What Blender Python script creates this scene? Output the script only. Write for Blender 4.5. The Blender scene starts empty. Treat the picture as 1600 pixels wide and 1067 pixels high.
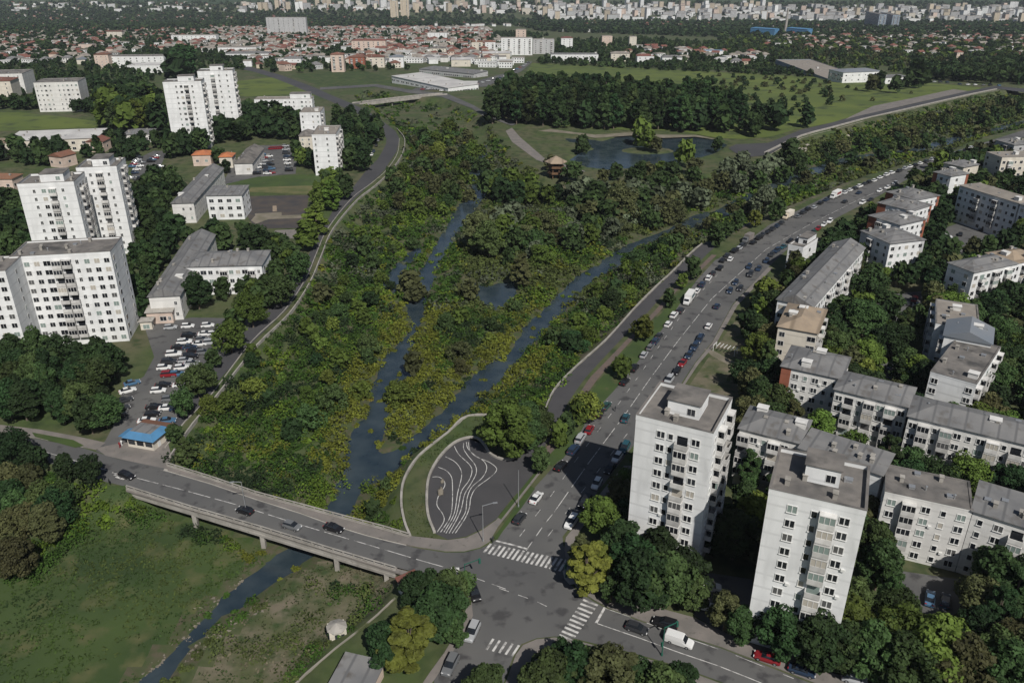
import bpy, bmesh, math, random
import numpy as np
from mathutils.geometry import tessellate_polygon
from mathutils import Vector
random.seed(7); rng=np.random.default_rng(7)
R=math.radians
# ---------------------------------------------------------------- camera, world, sun, exposure
CAMH=109.; PITCH=25.6; FPX=1280.
scn=bpy.context.scene
cam=bpy.data.objects.new('camera',bpy.data.cameras.new('camera')); scn.collection.objects.link(cam)
cam.location=(0,0,CAMH); cam.rotation_euler=(R(90-PITCH),0,0)
cam.data.lens=FPX/1600*36; cam.data.clip_start=1; cam.data.clip_end=30000
scn.camera=cam
SUN_AZ=159.; SUN_EL=46.          # azimuth clockwise from +Y
w=bpy.data.worlds.new('World'); scn.world=w; w.use_nodes=True
nt=w.node_tree; bg=nt.nodes['Background']; sky=nt.nodes.new('ShaderNodeTexSky'); sky.sky_type='NISHITA'
sky.sun_disc=False; sky.sun_elevation=R(SUN_EL); sky.sun_rotation=R(SUN_AZ); sky.altitude=300
nt.links.new(sky.outputs[0],bg.inputs[0]); bg.inputs[1].default_value=0.05
sl=bpy.data.lights.new('sun','SUN'); sl.energy=5; sl.angle=R(0.5); sl.color=(1,.96,.90)
sun=bpy.data.objects.new('sun',sl); scn.collection.objects.link(sun)
sd=Vector((math.sin(R(SUN_AZ))*math.cos(R(SUN_EL)),math.cos(R(SUN_AZ))*math.cos(R(SUN_EL)),math.sin(R(SUN_EL))))
sun.rotation_euler=sd.to_track_quat('Z','Y').to_euler()
scn.view_settings.view_transform='Standard'; scn.view_settings.look='None'
scn.view_settings.exposure=-0.06; scn.view_settings.gamma=1
scn.cycles.max_bounces=5; scn.cycles.diffuse_bounces=2; scn.cycles.glossy_bounces=2; scn.cycles.transmission_bounces=2; scn.cycles.transparent_max_bounces=8; scn.cycles.volume_bounces=0
# ---------------------------------------------------------------- helpers
SL=.05; Y0=600.; YM=3000.
CP,SP=math.cos(R(PITCH)),math.sin(R(PITCH))
def zg(y): return -SL*(np.clip(y,Y0,YM)-Y0)       # the plain falls away gently to the north
def at(u,v,z=0.):                                   # photograph pixel -> point on the land (z above the plain)
    x=(u-800)/FPX; y=-(v-533.5)/FPX
    d=(x,CP+y*SP,-SP+y*CP)
    t=(z-CAMH)/d[2] if d[2]<-1e-6 else 1e9
    if t*d[1]>Y0 or t<0: t=(z+SL*Y0-CAMH)/(d[2]+SL*d[1])
    if t*d[1]>YM or t<0: t=(z-SL*(YM-Y0)-CAMH)/min(d[2],-1e-4)
    return (t*d[0],t*d[1],CAMH+t*d[2])
def proj(x,y,z):
    zz=z-CAMH; cz=y*CP-zz*SP; cy=y*SP+zz*CP
    return 800+FPX*x/cz, 533.5-FPX*cy/cz, cz
def W(pts,z=0.): return [at(u,v,z)[:2] for u,v in pts]
def inpoly(X,Y,poly):
    X=np.asarray(X);Y=np.asarray(Y);ins=np.zeros(X.shape,bool);n=len(poly)
    for i in range(n):
        x1,y1=poly[i];x2,y2=poly[(i+1)%n]
        if y1==y2: continue
        c=((y1>Y)!=(y2>Y))&(X<(x2-x1)*(Y-y1)/(y2-y1)+x1); ins^=c
    return ins
def distseg(X,Y,pts,closed=True):
    D=np.full(np.shape(X),1e9);n=len(pts)
    for i in range(n if closed else n-1):
        x1,y1=pts[i];x2,y2=pts[(i+1)%n];dx,dy=x2-x1,y2-y1;L=dx*dx+dy*dy+1e-9
        t=np.clip(((X-x1)*dx+(Y-y1)*dy)/L,0,1); D=np.minimum(D,(X-x1-t*dx)**2+(Y-y1-t*dy)**2)
    return np.sqrt(D)
def sdist(X,Y,poly):
    d=distseg(X,Y,poly); return np.where(inpoly(X,Y,poly),d,-d)
def sm(a,b,x):
    t=np.clip((x-a)/(b-a),0,1); return t*t*(3-2*t)
# ---- materials
def mat(name,col,rough=.8,col2=None,scale=1.,obj_rand=0.,detail=4,metal=0,spec=.3,bump=0.,wave=None,attr=None,dist=0.,lo=.35,hi=.65,stretch=None,leaf=False,third=None):
    m=bpy.data.materials.new(name); m.use_nodes=True; t=m.node_tree; N=t.nodes; L=t.links
    b=N['Principled BSDF']; b.inputs['Roughness'].default_value=rough; b.inputs['Metallic'].default_value=metal
    b.inputs['Specular IOR Level'].default_value=spec
    def rgb(c):
        n=N.new('ShaderNodeRGB'); n.outputs[0].default_value=(*c,1); return n.outputs[0]
    tc=N.new('ShaderNodeTexCoord'); co=tc.outputs['Object']
    out=rgb(col)
    def mix(a,bb,f,mode='MIX'):
        n=N.new('ShaderNodeMix'); n.data_type='RGBA'; n.blend_type=mode
        if isinstance(f,float): n.inputs[0].default_value=f
        else: L.new(f,n.inputs[0])
        L.new(a,n.inputs[6]); L.new(bb,n.inputs[7]); return n.outputs[2]
    def noise(sc,det=detail,off=None):
        n=N.new('ShaderNodeTexNoise'); n.inputs['Scale'].default_value=sc; n.inputs['Detail'].default_value=det
        if stretch:
            mp=N.new('ShaderNodeMapping'); mp.inputs['Scale'].default_value=stretch; L.new(co,mp.inputs[0]); L.new(mp.outputs[0],n.inputs[0])
        else: L.new(co,n.inputs[0])
        return n.outputs[0]
    def ramp(x,a,b2):
        n=N.new('ShaderNodeMapRange'); n.inputs[1].default_value=a; n.inputs[2].default_value=b2; L.new(x,n.inputs[0]); n.clamp=True; return n.outputs[0]
    if attr:
        a=N.new('ShaderNodeAttribute'); a.attribute_name=attr; out=a.outputs['Color']
    if col2: out=mix(out,rgb(col2),ramp(noise(scale),lo,hi))
    if third: out=mix(out,rgb(third[0]),ramp(noise(third[1]),third[2],third[3]))
    if obj_rand:
        oi=N.new('ShaderNodeObjectInfo'); hsv=N.new('ShaderNodeHueSaturation')
        mr=N.new('ShaderNodeMapRange'); mr.inputs[3].default_value=1-obj_rand; mr.inputs[4].default_value=1+obj_rand; L.new(oi.outputs['Random'],mr.inputs[0])
        L.new(mr.outputs[0],hsv.inputs['Value'])
        mr2=N.new('ShaderNodeMapRange'); mr2.inputs[3].default_value=.5-obj_rand*.07; mr2.inputs[4].default_value=.5+obj_rand*.05
        ml=N.new('ShaderNodeMath'); ml.operation='FRACT'; m3=N.new('ShaderNodeMath'); m3.operation='MULTIPLY'; m3.inputs[1].default_value=7.31
        L.new(oi.outputs['Random'],m3.inputs[0]); L.new(m3.outputs[0],ml.inputs[0]); L.new(ml.outputs[0],mr2.inputs[0]); L.new(mr2.outputs[0],hsv.inputs['Hue'])
        L.new(out,hsv.inputs['Color']); out=hsv.outputs[0]
    if wave:                                         # (spacing m, darkness, direction)
        wv=N.new('ShaderNodeTexWave'); wv.inputs['Scale'].default_value=.314/wave[0]*1.0; wv.bands_direction=wave[2]; L.new(co,wv.inputs[0])
        k=ramp(wv.outputs['Fac'],.90,1.); out=mix(out,rgb(tuple(c*wave[1] for c in col)),k)
    L.new(out,b.inputs['Base Color'])
    if bump:
        bp=N.new('ShaderNodeBump'); bp.inputs['Strength'].default_value=bump; bp.inputs['Distance'].default_value=.3; L.new(noise(scale*4),bp.inputs['Height']); L.new(bp.outputs[0],b.inputs['Normal'])
    if leaf:
        tr=N.new('ShaderNodeBsdfTranslucent'); L.new(out,tr.inputs[0]); ms=N.new('ShaderNodeMixShader'); ms.inputs[0].default_value=.22
        L.new(b.outputs[0],ms.inputs[1]); L.new(tr.outputs[0],ms.inputs[2]); L.new(ms.outputs[0],N['Material Output'].inputs[0])
    return m
M={}
M['ground']=mat('ground',(.050,.075,.022),.95,(.085,.082,.045),.045,third=((.028,.045,.015),.22,.45,.7),bump=.6)
M['meadow']=mat('meadow',(.046,.072,.020),.95,(.026,.046,.014),.05,third=((.085,.088,.036),.16,.52,.70),bump=.8)
M['meadow2']=mat('meadow_far',(.100,.128,.028),.95,(.070,.098,.024),.02,third=((.035,.05,.02),.06,.54,.70),bump=.6)
M['lawn']=mat('lawn',(.048,.076,.020),.95,(.035,.058,.018),.12,third=((.09,.085,.04),.2,.6,.8))
M['dry']=mat('dry_grass',(.13,.12,.055),.95,(.07,.085,.03),.15)
M['bankg']=mat('rough_bank',(.065,.075,.032),.95,(.14,.12,.085),.18,third=((.035,.055,.018),.35,.5,.7),bump=.8)
M['asphalt']=mat('asphalt',(.078,.078,.078),.9,(.112,.110,.106),.045,third=((.052,.051,.052),.28,.56,.66),bump=.2)
M['asphalt_dark']=mat('asphalt_dark',(.050,.050,.054),.88,(.062,.061,.064),.05,third=((.042,.042,.044),.6,.6,.8))
M['plaza']=mat('plaza_asphalt',(.052,.051,.053),.85,(.060,.058,.060),.2)
M['pave']=mat('pavement',(.19,.17,.155),.9,(.14,.13,.12),.25,third=((.10,.095,.085),.8,.6,.75))
M['brickpath']=mat('brick_paving',(.13,.095,.08),.9,(.10,.082,.072),.5)
M['path']=mat('dirt_path',(.20,.175,.14),.95,(.13,.12,.085),.2)
M['concrete']=mat('concrete',(.34,.32,.29),.9,(.24,.225,.20),.35,third=((.16,.15,.13),1.2,.6,.75))
M['embank']=mat('embankment_concrete',(.30,.27,.235),.9,(.20,.185,.155),.12,third=((.07,.08,.035),.16,.58,.66))
M['mark']=mat('road_paint',(.50,.49,.47),.8,(.17,.165,.16),.8,lo=.46,hi=.66)
M['soil']=mat('sports_court',(.045,.043,.045),.9,(.075,.062,.052),.15)
M['mud']=mat('river_mud',(.075,.066,.042),.9,(.05,.06,.025),.5,third=((.045,.062,.022),.6,.45,.6))
M['stone']=mat('bank_stones',(.19,.165,.13),.95,(.15,.135,.11),1.5)
M['field']=mat('bare_field',(.26,.22,.16),.95,(.20,.19,.12),.03)
def wall(n,c,k=.86): return mat(n,c,.85,tuple(x*k for x in c),.35,third=(tuple(x*.66 for x in c),.42,.52,.85),wave=(2.8,.80,'Z'),stretch=(1,1,.35))
M['white']=wall('white_render',(.70,.705,.70)); M['white2']=wall('pale_render',(.63,.62,.595)); M['cream']=wall('cream_render',(.60,.555,.475)); M['pink']=wall('peach_render',(.56,.45,.38))
M['greyw']=wall('grey_render',(.42,.42,.42)); M['redw']=wall('red_render',(.28,.10,.06)); M['tan']=wall('tan_render',(.50,.43,.33)); M['bluew']=wall('blue_grey_render',(.22,.27,.33))
M['bal']=mat('balcony_panel',(.56,.55,.53),.8,(.42,.41,.39),.6,obj_rand=.22)
M['frame']=mat('window_frame',(.62,.62,.60),.6)
M['bitumen']=mat('bitumen_roof',(.115,.108,.102),.95,(.185,.170,.155),.3,third=((.062,.060,.058),.22,.50,.68))
M['bitumen_light']=mat('light_bitumen_roof',(.25,.225,.195),.95,(.19,.17,.15),.3)
M['metal_roof']=mat('sheet_metal_roof',(.138,.138,.140),.7,(.185,.182,.178),.22,wave=(3.2,.78,'X'),third=((.10,.092,.084),.35,.54,.70))
M['tan_roof']=mat('tan_felt_roof',(.30,.235,.17),.9,(.23,.185,.14),.3,wave=(7,.6,'X'))
M['red_roof']=mat('red_tile_roof',(.165,.075,.05),.85,(.13,.07,.05),.2,obj_rand=.25)
M['orange_roof']=mat('orange_tile_roof',(.42,.15,.06),.85,(.33,.12,.06),.5)
M['white_roof']=mat('white_sheet_roof',(.50,.49,.47),.7,(.38,.37,.36),.1)
M['blue_roof']=mat('blue_sheet_roof',(.07,.20,.36),.55,(.06,.15,.26),.3)
M['dkblue_roof']=mat('slate_blue_roof',(.15,.17,.195),.6,(.18,.19,.205),.1)
M['wood']=mat('brown_wood',(.16,.09,.05),.9,(.10,.06,.035),2)
M['steel']=mat('galvanised_steel',(.40,.41,.42),.45,metal=.6)
M['green_steel']=mat('green_painted_steel',(.02,.10,.07),.5)
M['tyre']=mat('tyre_rubber',(.02,.02,.02),.9)
M['lamp']=mat('headlight_glass',(.7,.7,.7),.2); M['tail']=mat('tail_light_glass',(.35,.02,.02),.3)
M['bark']=mat('bark',(.13,.105,.08),.95,(.08,.065,.05),3); M['bark_white']=mat('limewashed_bark',(.45,.43,.40),.95,(.16,.13,.1),.9)
def glass():
    m=bpy.data.materials.new('window_glass'); m.use_nodes=True; t=m.node_tree; b=t.nodes['Principled BSDF']
    b.inputs['Roughness'].default_value=.12; b.inputs['Specular IOR Level'].default_value=.6
    oi=t.nodes.new('ShaderNodeObjectInfo'); cr=t.nodes.new('ShaderNodeValToRGB'); cr.color_ramp.interpolation='CONSTANT'
    e=cr.color_ramp.elements; e[0].color=(.012,.014,.018,1); e[1].position=.5; e[1].color=(.03,.034,.04,1)
    for p_,c in ((.68,(.09,.09,.09,1)),(.80,(.20,.25,.23,1)),(.95,(.40,.37,.32,1))):
        q=e.new(p_); q.color=c
    t.links.new(oi.outputs['Random'],cr.inputs[0]); t.links.new(cr.outputs[0],b.inputs['Base Color']); return m
M['glass']=glass()
M['carglass']=mat('car_glass',(.015,.018,.022),.08,spec=.6)
def water():
    m=bpy.data.materials.new('river_water'); m.use_nodes=True; t=m.node_tree; N=t.nodes; b=N['Principled BSDF']
    b.inputs['Roughness'].default_value=.16; b.inputs['Specular IOR Level'].default_value=.55
    tc=N.new('ShaderNodeTexCoord'); n=N.new('ShaderNodeTexNoise'); n.inputs['Scale'].default_value=.16; n.inputs['Detail'].default_value=5
    cr=N.new('ShaderNodeValToRGB'); cr.color_ramp.elements[0].position=.35; cr.color_ramp.elements[0].color=(.018,.030,.040,1)
    cr.color_ramp.elements[1].position=.7; cr.color_ramp.elements[1].color=(.042,.057,.065,1)
    t.links.new(tc.outputs['Object'],n.inputs[0]); t.links.new(n.outputs[0],cr.inputs[0]); t.links.new(cr.outputs[0],b.inputs['Base Color'])
    n2=N.new('ShaderNodeTexNoise'); n2.inputs['Scale'].default_value=.9; n2.inputs['Detail'].default_value=6; t.links.new(tc.outputs['Object'],n2.inputs[0])
    bp=N.new('ShaderNodeBump'); bp.inputs['Strength'].default_value=.35; bp.inputs['Distance'].default_value=.15; t.links.new(n2.outputs[0],bp.inputs['Height']); t.links.new(bp.outputs[0],b.inputs['Normal'])
    return m
M['water']=water()
LEAF={'dark':(.018,.037,.012),'mid':(.034,.058,.018),'bright':(.066,.098,.018),'yellow':(.074,.086,.016),'olive':(.060,.066,.026),'grey':(.085,.105,.062)}
for k,c in LEAF.items(): M['leaf_'+k]=mat('foliage_'+k,c,.75,tuple(x*1.75 for x in c),.45,obj_rand=.42,leaf=True,third=(tuple(x*.55 for x in c),1.1,.52,.7),spec=.2)
M['leaf_attr']=mat('foliage_mixed',(0,0,0),.8,attr='tint',leaf=True,spec=.2)
# ---- mesh helpers
COL=scn.collection
def link(o,parent=None):
    COL.objects.link(o)
    if parent is not None: o.parent=parent
    return o
def tag(o,label=None,cat=None,group=None,kind=None):
    if label: o['label']=label
    if cat: o['category']=cat
    if group: o['group']=group
    if kind: o['kind']=kind
    return o
def thing(name,loc=(0,0,0),rz=0.,label=None,cat=None,group=None):
    o=bpy.data.objects.new(name,None); o.empty_display_size=.5; o.location=loc; o.rotation_euler=(0,0,rz); link(o); return tag(o,label,cat,group)
class MB:
    def __init__(s): s.v=[];s.f=[];s.m=[]
    def add(s,vs,fs,mi=0):
        n=len(s.v); s.v+=[tuple(map(float,p)) for p in vs]; s.f+=[tuple(i+n for i in f) for f in fs]; s.m+=[mi]*len(fs); return s
    def box(s,x0,x1,y0,y1,z0,z1,mi=0):
        return s.add([(x0,y0,z0),(x1,y0,z0),(x1,y1,z0),(x0,y1,z0),(x0,y0,z1),(x1,y0,z1),(x1,y1,z1),(x0,y1,z1)],
            [(0,3,2,1),(4,5,6,7),(0,1,5,4),(1,2,6,5),(2,3,7,6),(3,0,4,7)],mi)
    def obox(s,a,b,wd,z0,z1,mi=0):      # box along segment a-b
        d=Vector((b[0]-a[0],b[1]-a[1])); n=Vector((-d.y,d.x)).normalized()*(wd/2)
        P=[(a[0]+n.x,a[1]+n.y),(a[0]-n.x,a[1]-n.y),(b[0]-n.x,b[1]-n.y),(b[0]+n.x,b[1]+n.y)]
        za=a[2] if len(a)>2 else 0; zb=b[2] if len(b)>2 else 0; Z=[za,za,zb,zb]
        return s.add([(p[0],p[1],Z[i]+z0) for i,p in enumerate(P)]+[(p[0],p[1],Z[i]+z1) for i,p in enumerate(P)],
            [(3,2,1,0),(4,5,6,7),(0,1,5,4),(1,2,6,5),(2,3,7,6),(3,0,4,7)],mi)
    def prism(s,poly,z0,z1,mi=0,z=None):
        n=len(poly); A=sum(poly[i][0]*poly[(i+1)%n][1]-poly[(i+1)%n][0]*poly[i][1] for i in range(n))
        if A<0: poly=poly[::-1]
        zz=[zg(p[1]) for p in poly]
        vs=[(p[0],p[1],zz[i]+z0) for i,p in enumerate(poly)]+[(p[0],p[1],zz[i]+z1) for i,p in enumerate(poly)]
        tri=tessellate_polygon([[Vector((p[0],p[1],0)) for p in poly]])
        fs=[]
        for t in tri:
            a,b,c=[poly[i] for i in t]; cr=(b[0]-a[0])*(c[1]-a[1])-(b[1]-a[1])*(c[0]-a[0])
            if abs(cr)<1e-9: continue
            t=t if cr>0 else t[::-1]; fs.append(tuple(i+n for i in t))
            if z0<z1: fs.append(tuple(t[::-1]))
        if z0<z1: fs+=[(i,(i+1)%n,(i+1)%n+n,i+n) for i in range(n)]
        return s.add(vs,fs,mi)
    def cyl(s,x,y,z0,z1,r0,r1=None,n=8,mi=0):
        r1=r0 if r1 is None else r1
        vs=[(x+r0*math.cos(2*math.pi*i/n),y+r0*math.sin(2*math.pi*i/n),z0) for i in range(n)]+[(x+r1*math.cos(2*math.pi*i/n),y+r1*math.sin(2*math.pi*i/n),z1) for i in range(n)]
        return s.add(vs,[(i,(i+1)%n,(i+1)%n+n,i+n) for i in range(n)]+[tuple(range(n,2*n)),tuple(range(n-1,-1,-1))],mi)
    def mesh(s,name,mats):
        me=bpy.data.meshes.new(name); me.from_pydata(s.v,[],s.f)
        for m in (mats if isinstance(mats,(list,tuple)) else [mats]): me.materials.append(m)
        if any(s.m): me.polygons.foreach_set('material_index',s.m)
        return me
    def build(s,name,mats,parent=None,loc=None):
        o=bpy.data.objects.new(name,s.mesh(name,mats)); link(o,parent)
        if loc: o.location=loc
        return o
def npmesh(name,V,F,mats,smooth=False,mi=None,tint=None):
    me=bpy.data.meshes.new(name); V=np.asarray(V,np.float32); F=np.asarray(F,np.int32); k=F.shape[1]
    me.vertices.add(len(V)); me.vertices.foreach_set('co',V.ravel())
    me.loops.add(F.size); me.loops.foreach_set('vertex_index',F.ravel())
    me.polygons.add(len(F)); me.polygons.foreach_set('loop_start',np.arange(0,F.size,k,dtype=np.int32)); me.polygons.foreach_set('loop_total',np.full(len(F),k,np.int32))
    if mi is not None: me.polygons.foreach_set('material_index',np.asarray(mi,np.int32))
    for m in (mats if isinstance(mats,(list,tuple)) else [mats]): me.materials.append(m)
    if tint is not None:
        a=me.color_attributes.new('tint','FLOAT_COLOR','POINT'); a.data.foreach_set('color',np.asarray(tint,np.float32).ravel())
    me.update(); me.validate()
    if smooth: me.polygons.foreach_set('use_smooth',np.ones(len(F),bool))
    return me
def sheet(name,pxs,mt,off=.02,z=0.,world=False,kind='structure'):
    poly=pxs if world else W(pxs,z)
    bm=bmesh.new(); vs=[bm.verts.new((p[0],p[1],0)) for p in poly]
    for t in tessellate_polygon([[Vector((p[0],p[1],0)) for p in poly]]):
        try: f=bm.faces.new([vs[i] for i in t])
        except ValueError: pass
    bmesh.ops.bisect_plane(bm,geom=bm.verts[:]+bm.edges[:]+bm.faces[:],plane_co=(0,Y0,0),plane_no=(0,1,0))
    for v in bm.verts: v.co.z=zg(v.co.y)+off+z
    for f in bm.faces:
        f.normal_update()
        if f.normal.z<0: f.normal_flip()
    me=bpy.data.meshes.new(name); bm.to_mesh(me); bm.free(); me.materials.append(M[mt])
    o=bpy.data.objects.new(name,me); link(o); o['kind']=kind; return o
def ribbon_pts(pts,wd,n=1):
    """offset polyline -> polygon"""
    P=[Vector(p) for p in pts]; Lf=[];Rt=[]
    for i,p in enumerate(P):
        d=(P[min(i+1,len(P)-1)]-P[max(i-1,0)]).normalized(); nn=Vector((-d.y,d.x))*wd/2; Lf.append(tuple(p+nn)); Rt.append(tuple(p-nn))
    return Lf,Rt
def strip_add(mb,pts,wd,z0,z1=None,mi=0):
    Lf,Rt=ribbon_pts(pts,wd)
    for i in range(len(pts)-1):
        q=[Rt[i],Rt[i+1],Lf[i+1],Lf[i]]
        if z1 is None: mb.add([(p[0],p[1],zg(p[1])+z0) for p in q],[(0,1,2,3)],mi)
        else: mb.add([(p[0],p[1],zg(p[1])+z0) for p in q]+[(p[0],p[1],zg(p[1])+z1) for p in q],[(4,5,6,7),(0,1,5,4),(1,2,6,5),(2,3,7,6),(3,0,4,7)],mi)
def smooth_line(pts,k=6):
    P=[Vector(p) for p in pts]; P=[P[0]*2-P[1]]+P+[P[-1]*2-P[-2]]; out=[]
    for i in range(1,len(P)-2):
        for j in range(k):
            t=j/k; a,b,c,d=P[i-1:i+3]; out.append(tuple(.5*((2*b)+(c-a)*t+(2*a-5*b+4*c-d)*t*t+(3*b-a-3*c+d)*t**3)))
    out.append(tuple(P[-2])); return out
exec_parts=[]
# ---------------------------------------------------------------- terrain
VD=4.5; WZ=-4.95
valley=W([(262,713),(300,663),(335,622),(400,541),(450,492),(482,446),(500,402),(518,362),(555,316),(585,292),(610,268),(627,242),(630,218),(618,202),(606,192),(580,170),(560,160),(552,150),(580,140),(640,150),(700,156),(735,172),(765,196),(790,222),(810,250),(850,275),(900,285),(960,292),(1040,285),(1100,275),(1170,255),(1215,238),(1252,218),(1300,205),(1400,180),(1500,156),(1565,142),(1700,112),
 (1720,165),(1600,200),(1540,213),(1480,238),(1430,252),(1380,266),(1335,282),(1290,300),(1235,322),(1195,342),(1150,362),(1095,384),(1050,428),(1000,478),(950,528),(900,576),(870,606),(850,640),(800,648),(732,650),(700,676),(655,712),(632,748),(627,783),(632,815),(640,842),(645,870),(625,915),(616,936),(560,985),(478,1052),(440,1110),(300,1300),(-500,1300),(-500,760),(0,740),(60,722),(120,745),(185,766),(205,760)])
chanL=W([(500,815),(530,773),(542,743),(544,708),(552,678),(572,653),(580,630),(585,605),(592,583),(600,560),(617,545),(630,532),(645,514),(641,495),(634,472),(640,450),(660,422),(677,390),(695,362),(712,332),(726,312),(737,292),(735,273),(742,250),(746,228),(758,228),(758,240),(756,262),(752,290),(757,307),(732,339),(715,364),(700,387),(682,417),(672,452),(662,472),(661,497),(648,519),(636,550),(650,565),(645,585),(620,595),(607,612),(606,640),(604,666),(590,690),(592,712),(628,700),(660,670),(692,645),(715,618),(730,600),(750,580),(800,548),(825,507),(850,487),(882,452),(907,429),(937,414),(955,399),(975,386),(1010,372),(1050,356),(1077,340),(1100,332),(1122,340),(1114,350),(1088,354),(1050,365),(1010,380),(986,392),(962,419),(940,430),(920,444),(892,474),(850,517),(820,548),(790,583),(762,610),(737,633),(730,650),(697,675),(665,698),(650,712),(635,722),(620,740),(600,752),(575,752),(560,775),(545,800),(510,850),(455,890),(430,906),(389,938),(342,963),(311,993),(285,1026),(259,1058),(190,1160),(140,1160),(230,1055),(252,1040),(300,990),(335,950),(370,920),(397,897),(425,876),(460,850)],WZ)
poolM=W([(727,440),(760,448),(800,440),(806,462),(775,485),(756,475),(742,455)],WZ)
armL=W([(600,452),(612,422),(637,400),(654,384),(660,392),(640,412),(628,432),(618,460)],WZ)
pool2=W([(928,345),(960,354),(995,332),(975,320),(940,330)],WZ)
upc=smooth_line(W([(1100,345),(1130,334),(1165,314),(1200,298),(1240,279),(1290,262),(1340,247),(1400,240),(1440,233),(1500,216),(1550,204),(1640,184)],WZ),3)
_l,_r=ribbon_pts(upc,9); upper=_l+_r[::-1]
chans=[chanL,poolM,armL,pool2,upper]
lake=W([(882,216),(925,218),(940,221),(965,214),(995,211),(1025,215),(1060,215),(1087,213),(1122,219),(1136,227),(1115,240),(1090,247),(1050,255),(1000,262),(950,265),(920,262),(890,250),(905,240),(930,233),(915,226),(890,222)],-.6)
isle=[(at(1012,234)[0]+16*math.cos(a),at(1012,234)[1]+9.*math.sin(a)) for a in np.linspace(0,6.28,24)[:-1]]
from mathutils import noise as mnoise
def nz(X,Y,s):   # cheap smooth noise
    return (np.sin(X*s+1.3*np.sin(Y*s*.7))+np.sin(Y*s*1.31+1.1*np.sin(X*s*.9+2))+.6*np.sin((X+Y)*s*2.3)+.5*np.sin((X-Y)*s*3.1+1))/3.1
def terr(X,Y):
    d=sdist(X,Y,valley); h=-VD*sm(0,7,d+1.0*nz(X,Y,.25))
    z=zg(Y)+h+(.25*nz(X,Y,.5)+.15*nz(X,Y,1.7))*sm(3,9,d)
    for c in chans: z=z-1.3*sm(-1.2,1.2,sdist(X,Y,c)+.7*nz(X,Y,.9))*sm(1,5,d)
    dl=np.minimum(sdist(X,Y,lake),-sdist(X,Y,isle)); z=z-1.6*sm(-2,2,dl)
    return z-.03
gx=np.arange(-460,961,2.5); gy=np.arange(50,1151,2.5)
GX,GY=np.meshgrid(gx,gy); GZ=terr(GX,GY); nx,ny=len(gx),len(gy)
def tz(x,y):
    if not(gx[0]<x<gx[-1] and gy[0]<y<gy[-1]): return float(zg(y))
    i=(x-gx[0])/2.5; j=(y-gy[0])/2.5; a,b=int(i),int(j); a=min(a,nx-2); b=min(b,ny-2); s,t=i-a,j-b
    return float((GZ[b,a]*(1-s)+GZ[b,a+1]*s)*(1-t)+(GZ[b+1,a]*(1-s)+GZ[b+1,a+1]*s)*t)
def tzv(x,y):
    x=np.asarray(x,float);y=np.asarray(y,float)
    i=np.clip((x-gx[0])/2.5,0,nx-1.001); j=np.clip((y-gy[0])/2.5,0,ny-1.001); a=i.astype(int);b=j.astype(int);s=i-a;t=j-b
    z=(GZ[b,a]*(1-s)+GZ[b,a+1]*s)*(1-t)+(GZ[b+1,a]*(1-s)+GZ[b+1,a+1]*s)*t
    return np.where((x>gx[0])&(x<gx[-1])&(y>gy[0])&(y<gy[-1]),z,zg(y))
idx=np.arange(nx*ny).reshape(ny,nx)
F=np.stack([idx[:-1,:-1],idx[:-1,1:],idx[1:,1:],idx[1:,:-1]],-1).reshape(-1,4)
V=np.stack([GX,GY,GZ],-1).reshape(-1,3)
# outer ring so the land reaches the hills
n0=len(V); x0,x1,y0,y1=gx[0],gx[-1],gy[0],gy[-1]
ring=[]
for yy in (-300,y0,Y0,y1,YM,9500):
    for xx in (-9000,x0,x1,9000): ring.append((xx,yy,float(zg(yy))-.03))
V=np.vstack([V,ring]); q=lambda r,c:n0+r*4+c
E4=[]
for r in range(5):
    for c in range(3):
        if r in(1,2) and c==1: continue
        E4.append((q(r,c),q(r,c+1),q(r+1,c+1),q(r+1,c)))
F=np.vstack([F,E4])
fc=V[F].mean(1); mi=np.zeros(len(F),int)
mi[inpoly(fc[:,0],fc[:,1],W([(-400,840),(40,850),(130,800),(205,778),(300,815),(395,845),(470,880),(397,897),(335,950),(252,1040),(190,1110),(-200,1500),(-700,1500)],-4.5))]=1
mi[inpoly(fc[:,0],fc[:,1],W([(400,947),(470,880),(560,870),(660,880),(620,935),(560,990),(470,1060),(430,1110),(180,1200)],-4.5))]=2
dvf=sdist(fc[:,0],fc[:,1],valley); dcf=np.full(len(fc),-1e9)
for c in chans: dcf=np.maximum(dcf,sdist(fc[:,0],fc[:,1],c))
mi[(dcf>-3.2)&(dvf>0)]=3;  mi[(dvf>-2)&(dvf<9)&(fc[:,0]>20)&(fc[:,1]<420)&(fc[:,1]>175)]=2
o=link(bpy.data.objects.new('ground',npmesh('ground',V,F,[M['ground'],M['meadow'],M['bankg'],M['mud']],True,mi))); o['kind']='structure'
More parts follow.
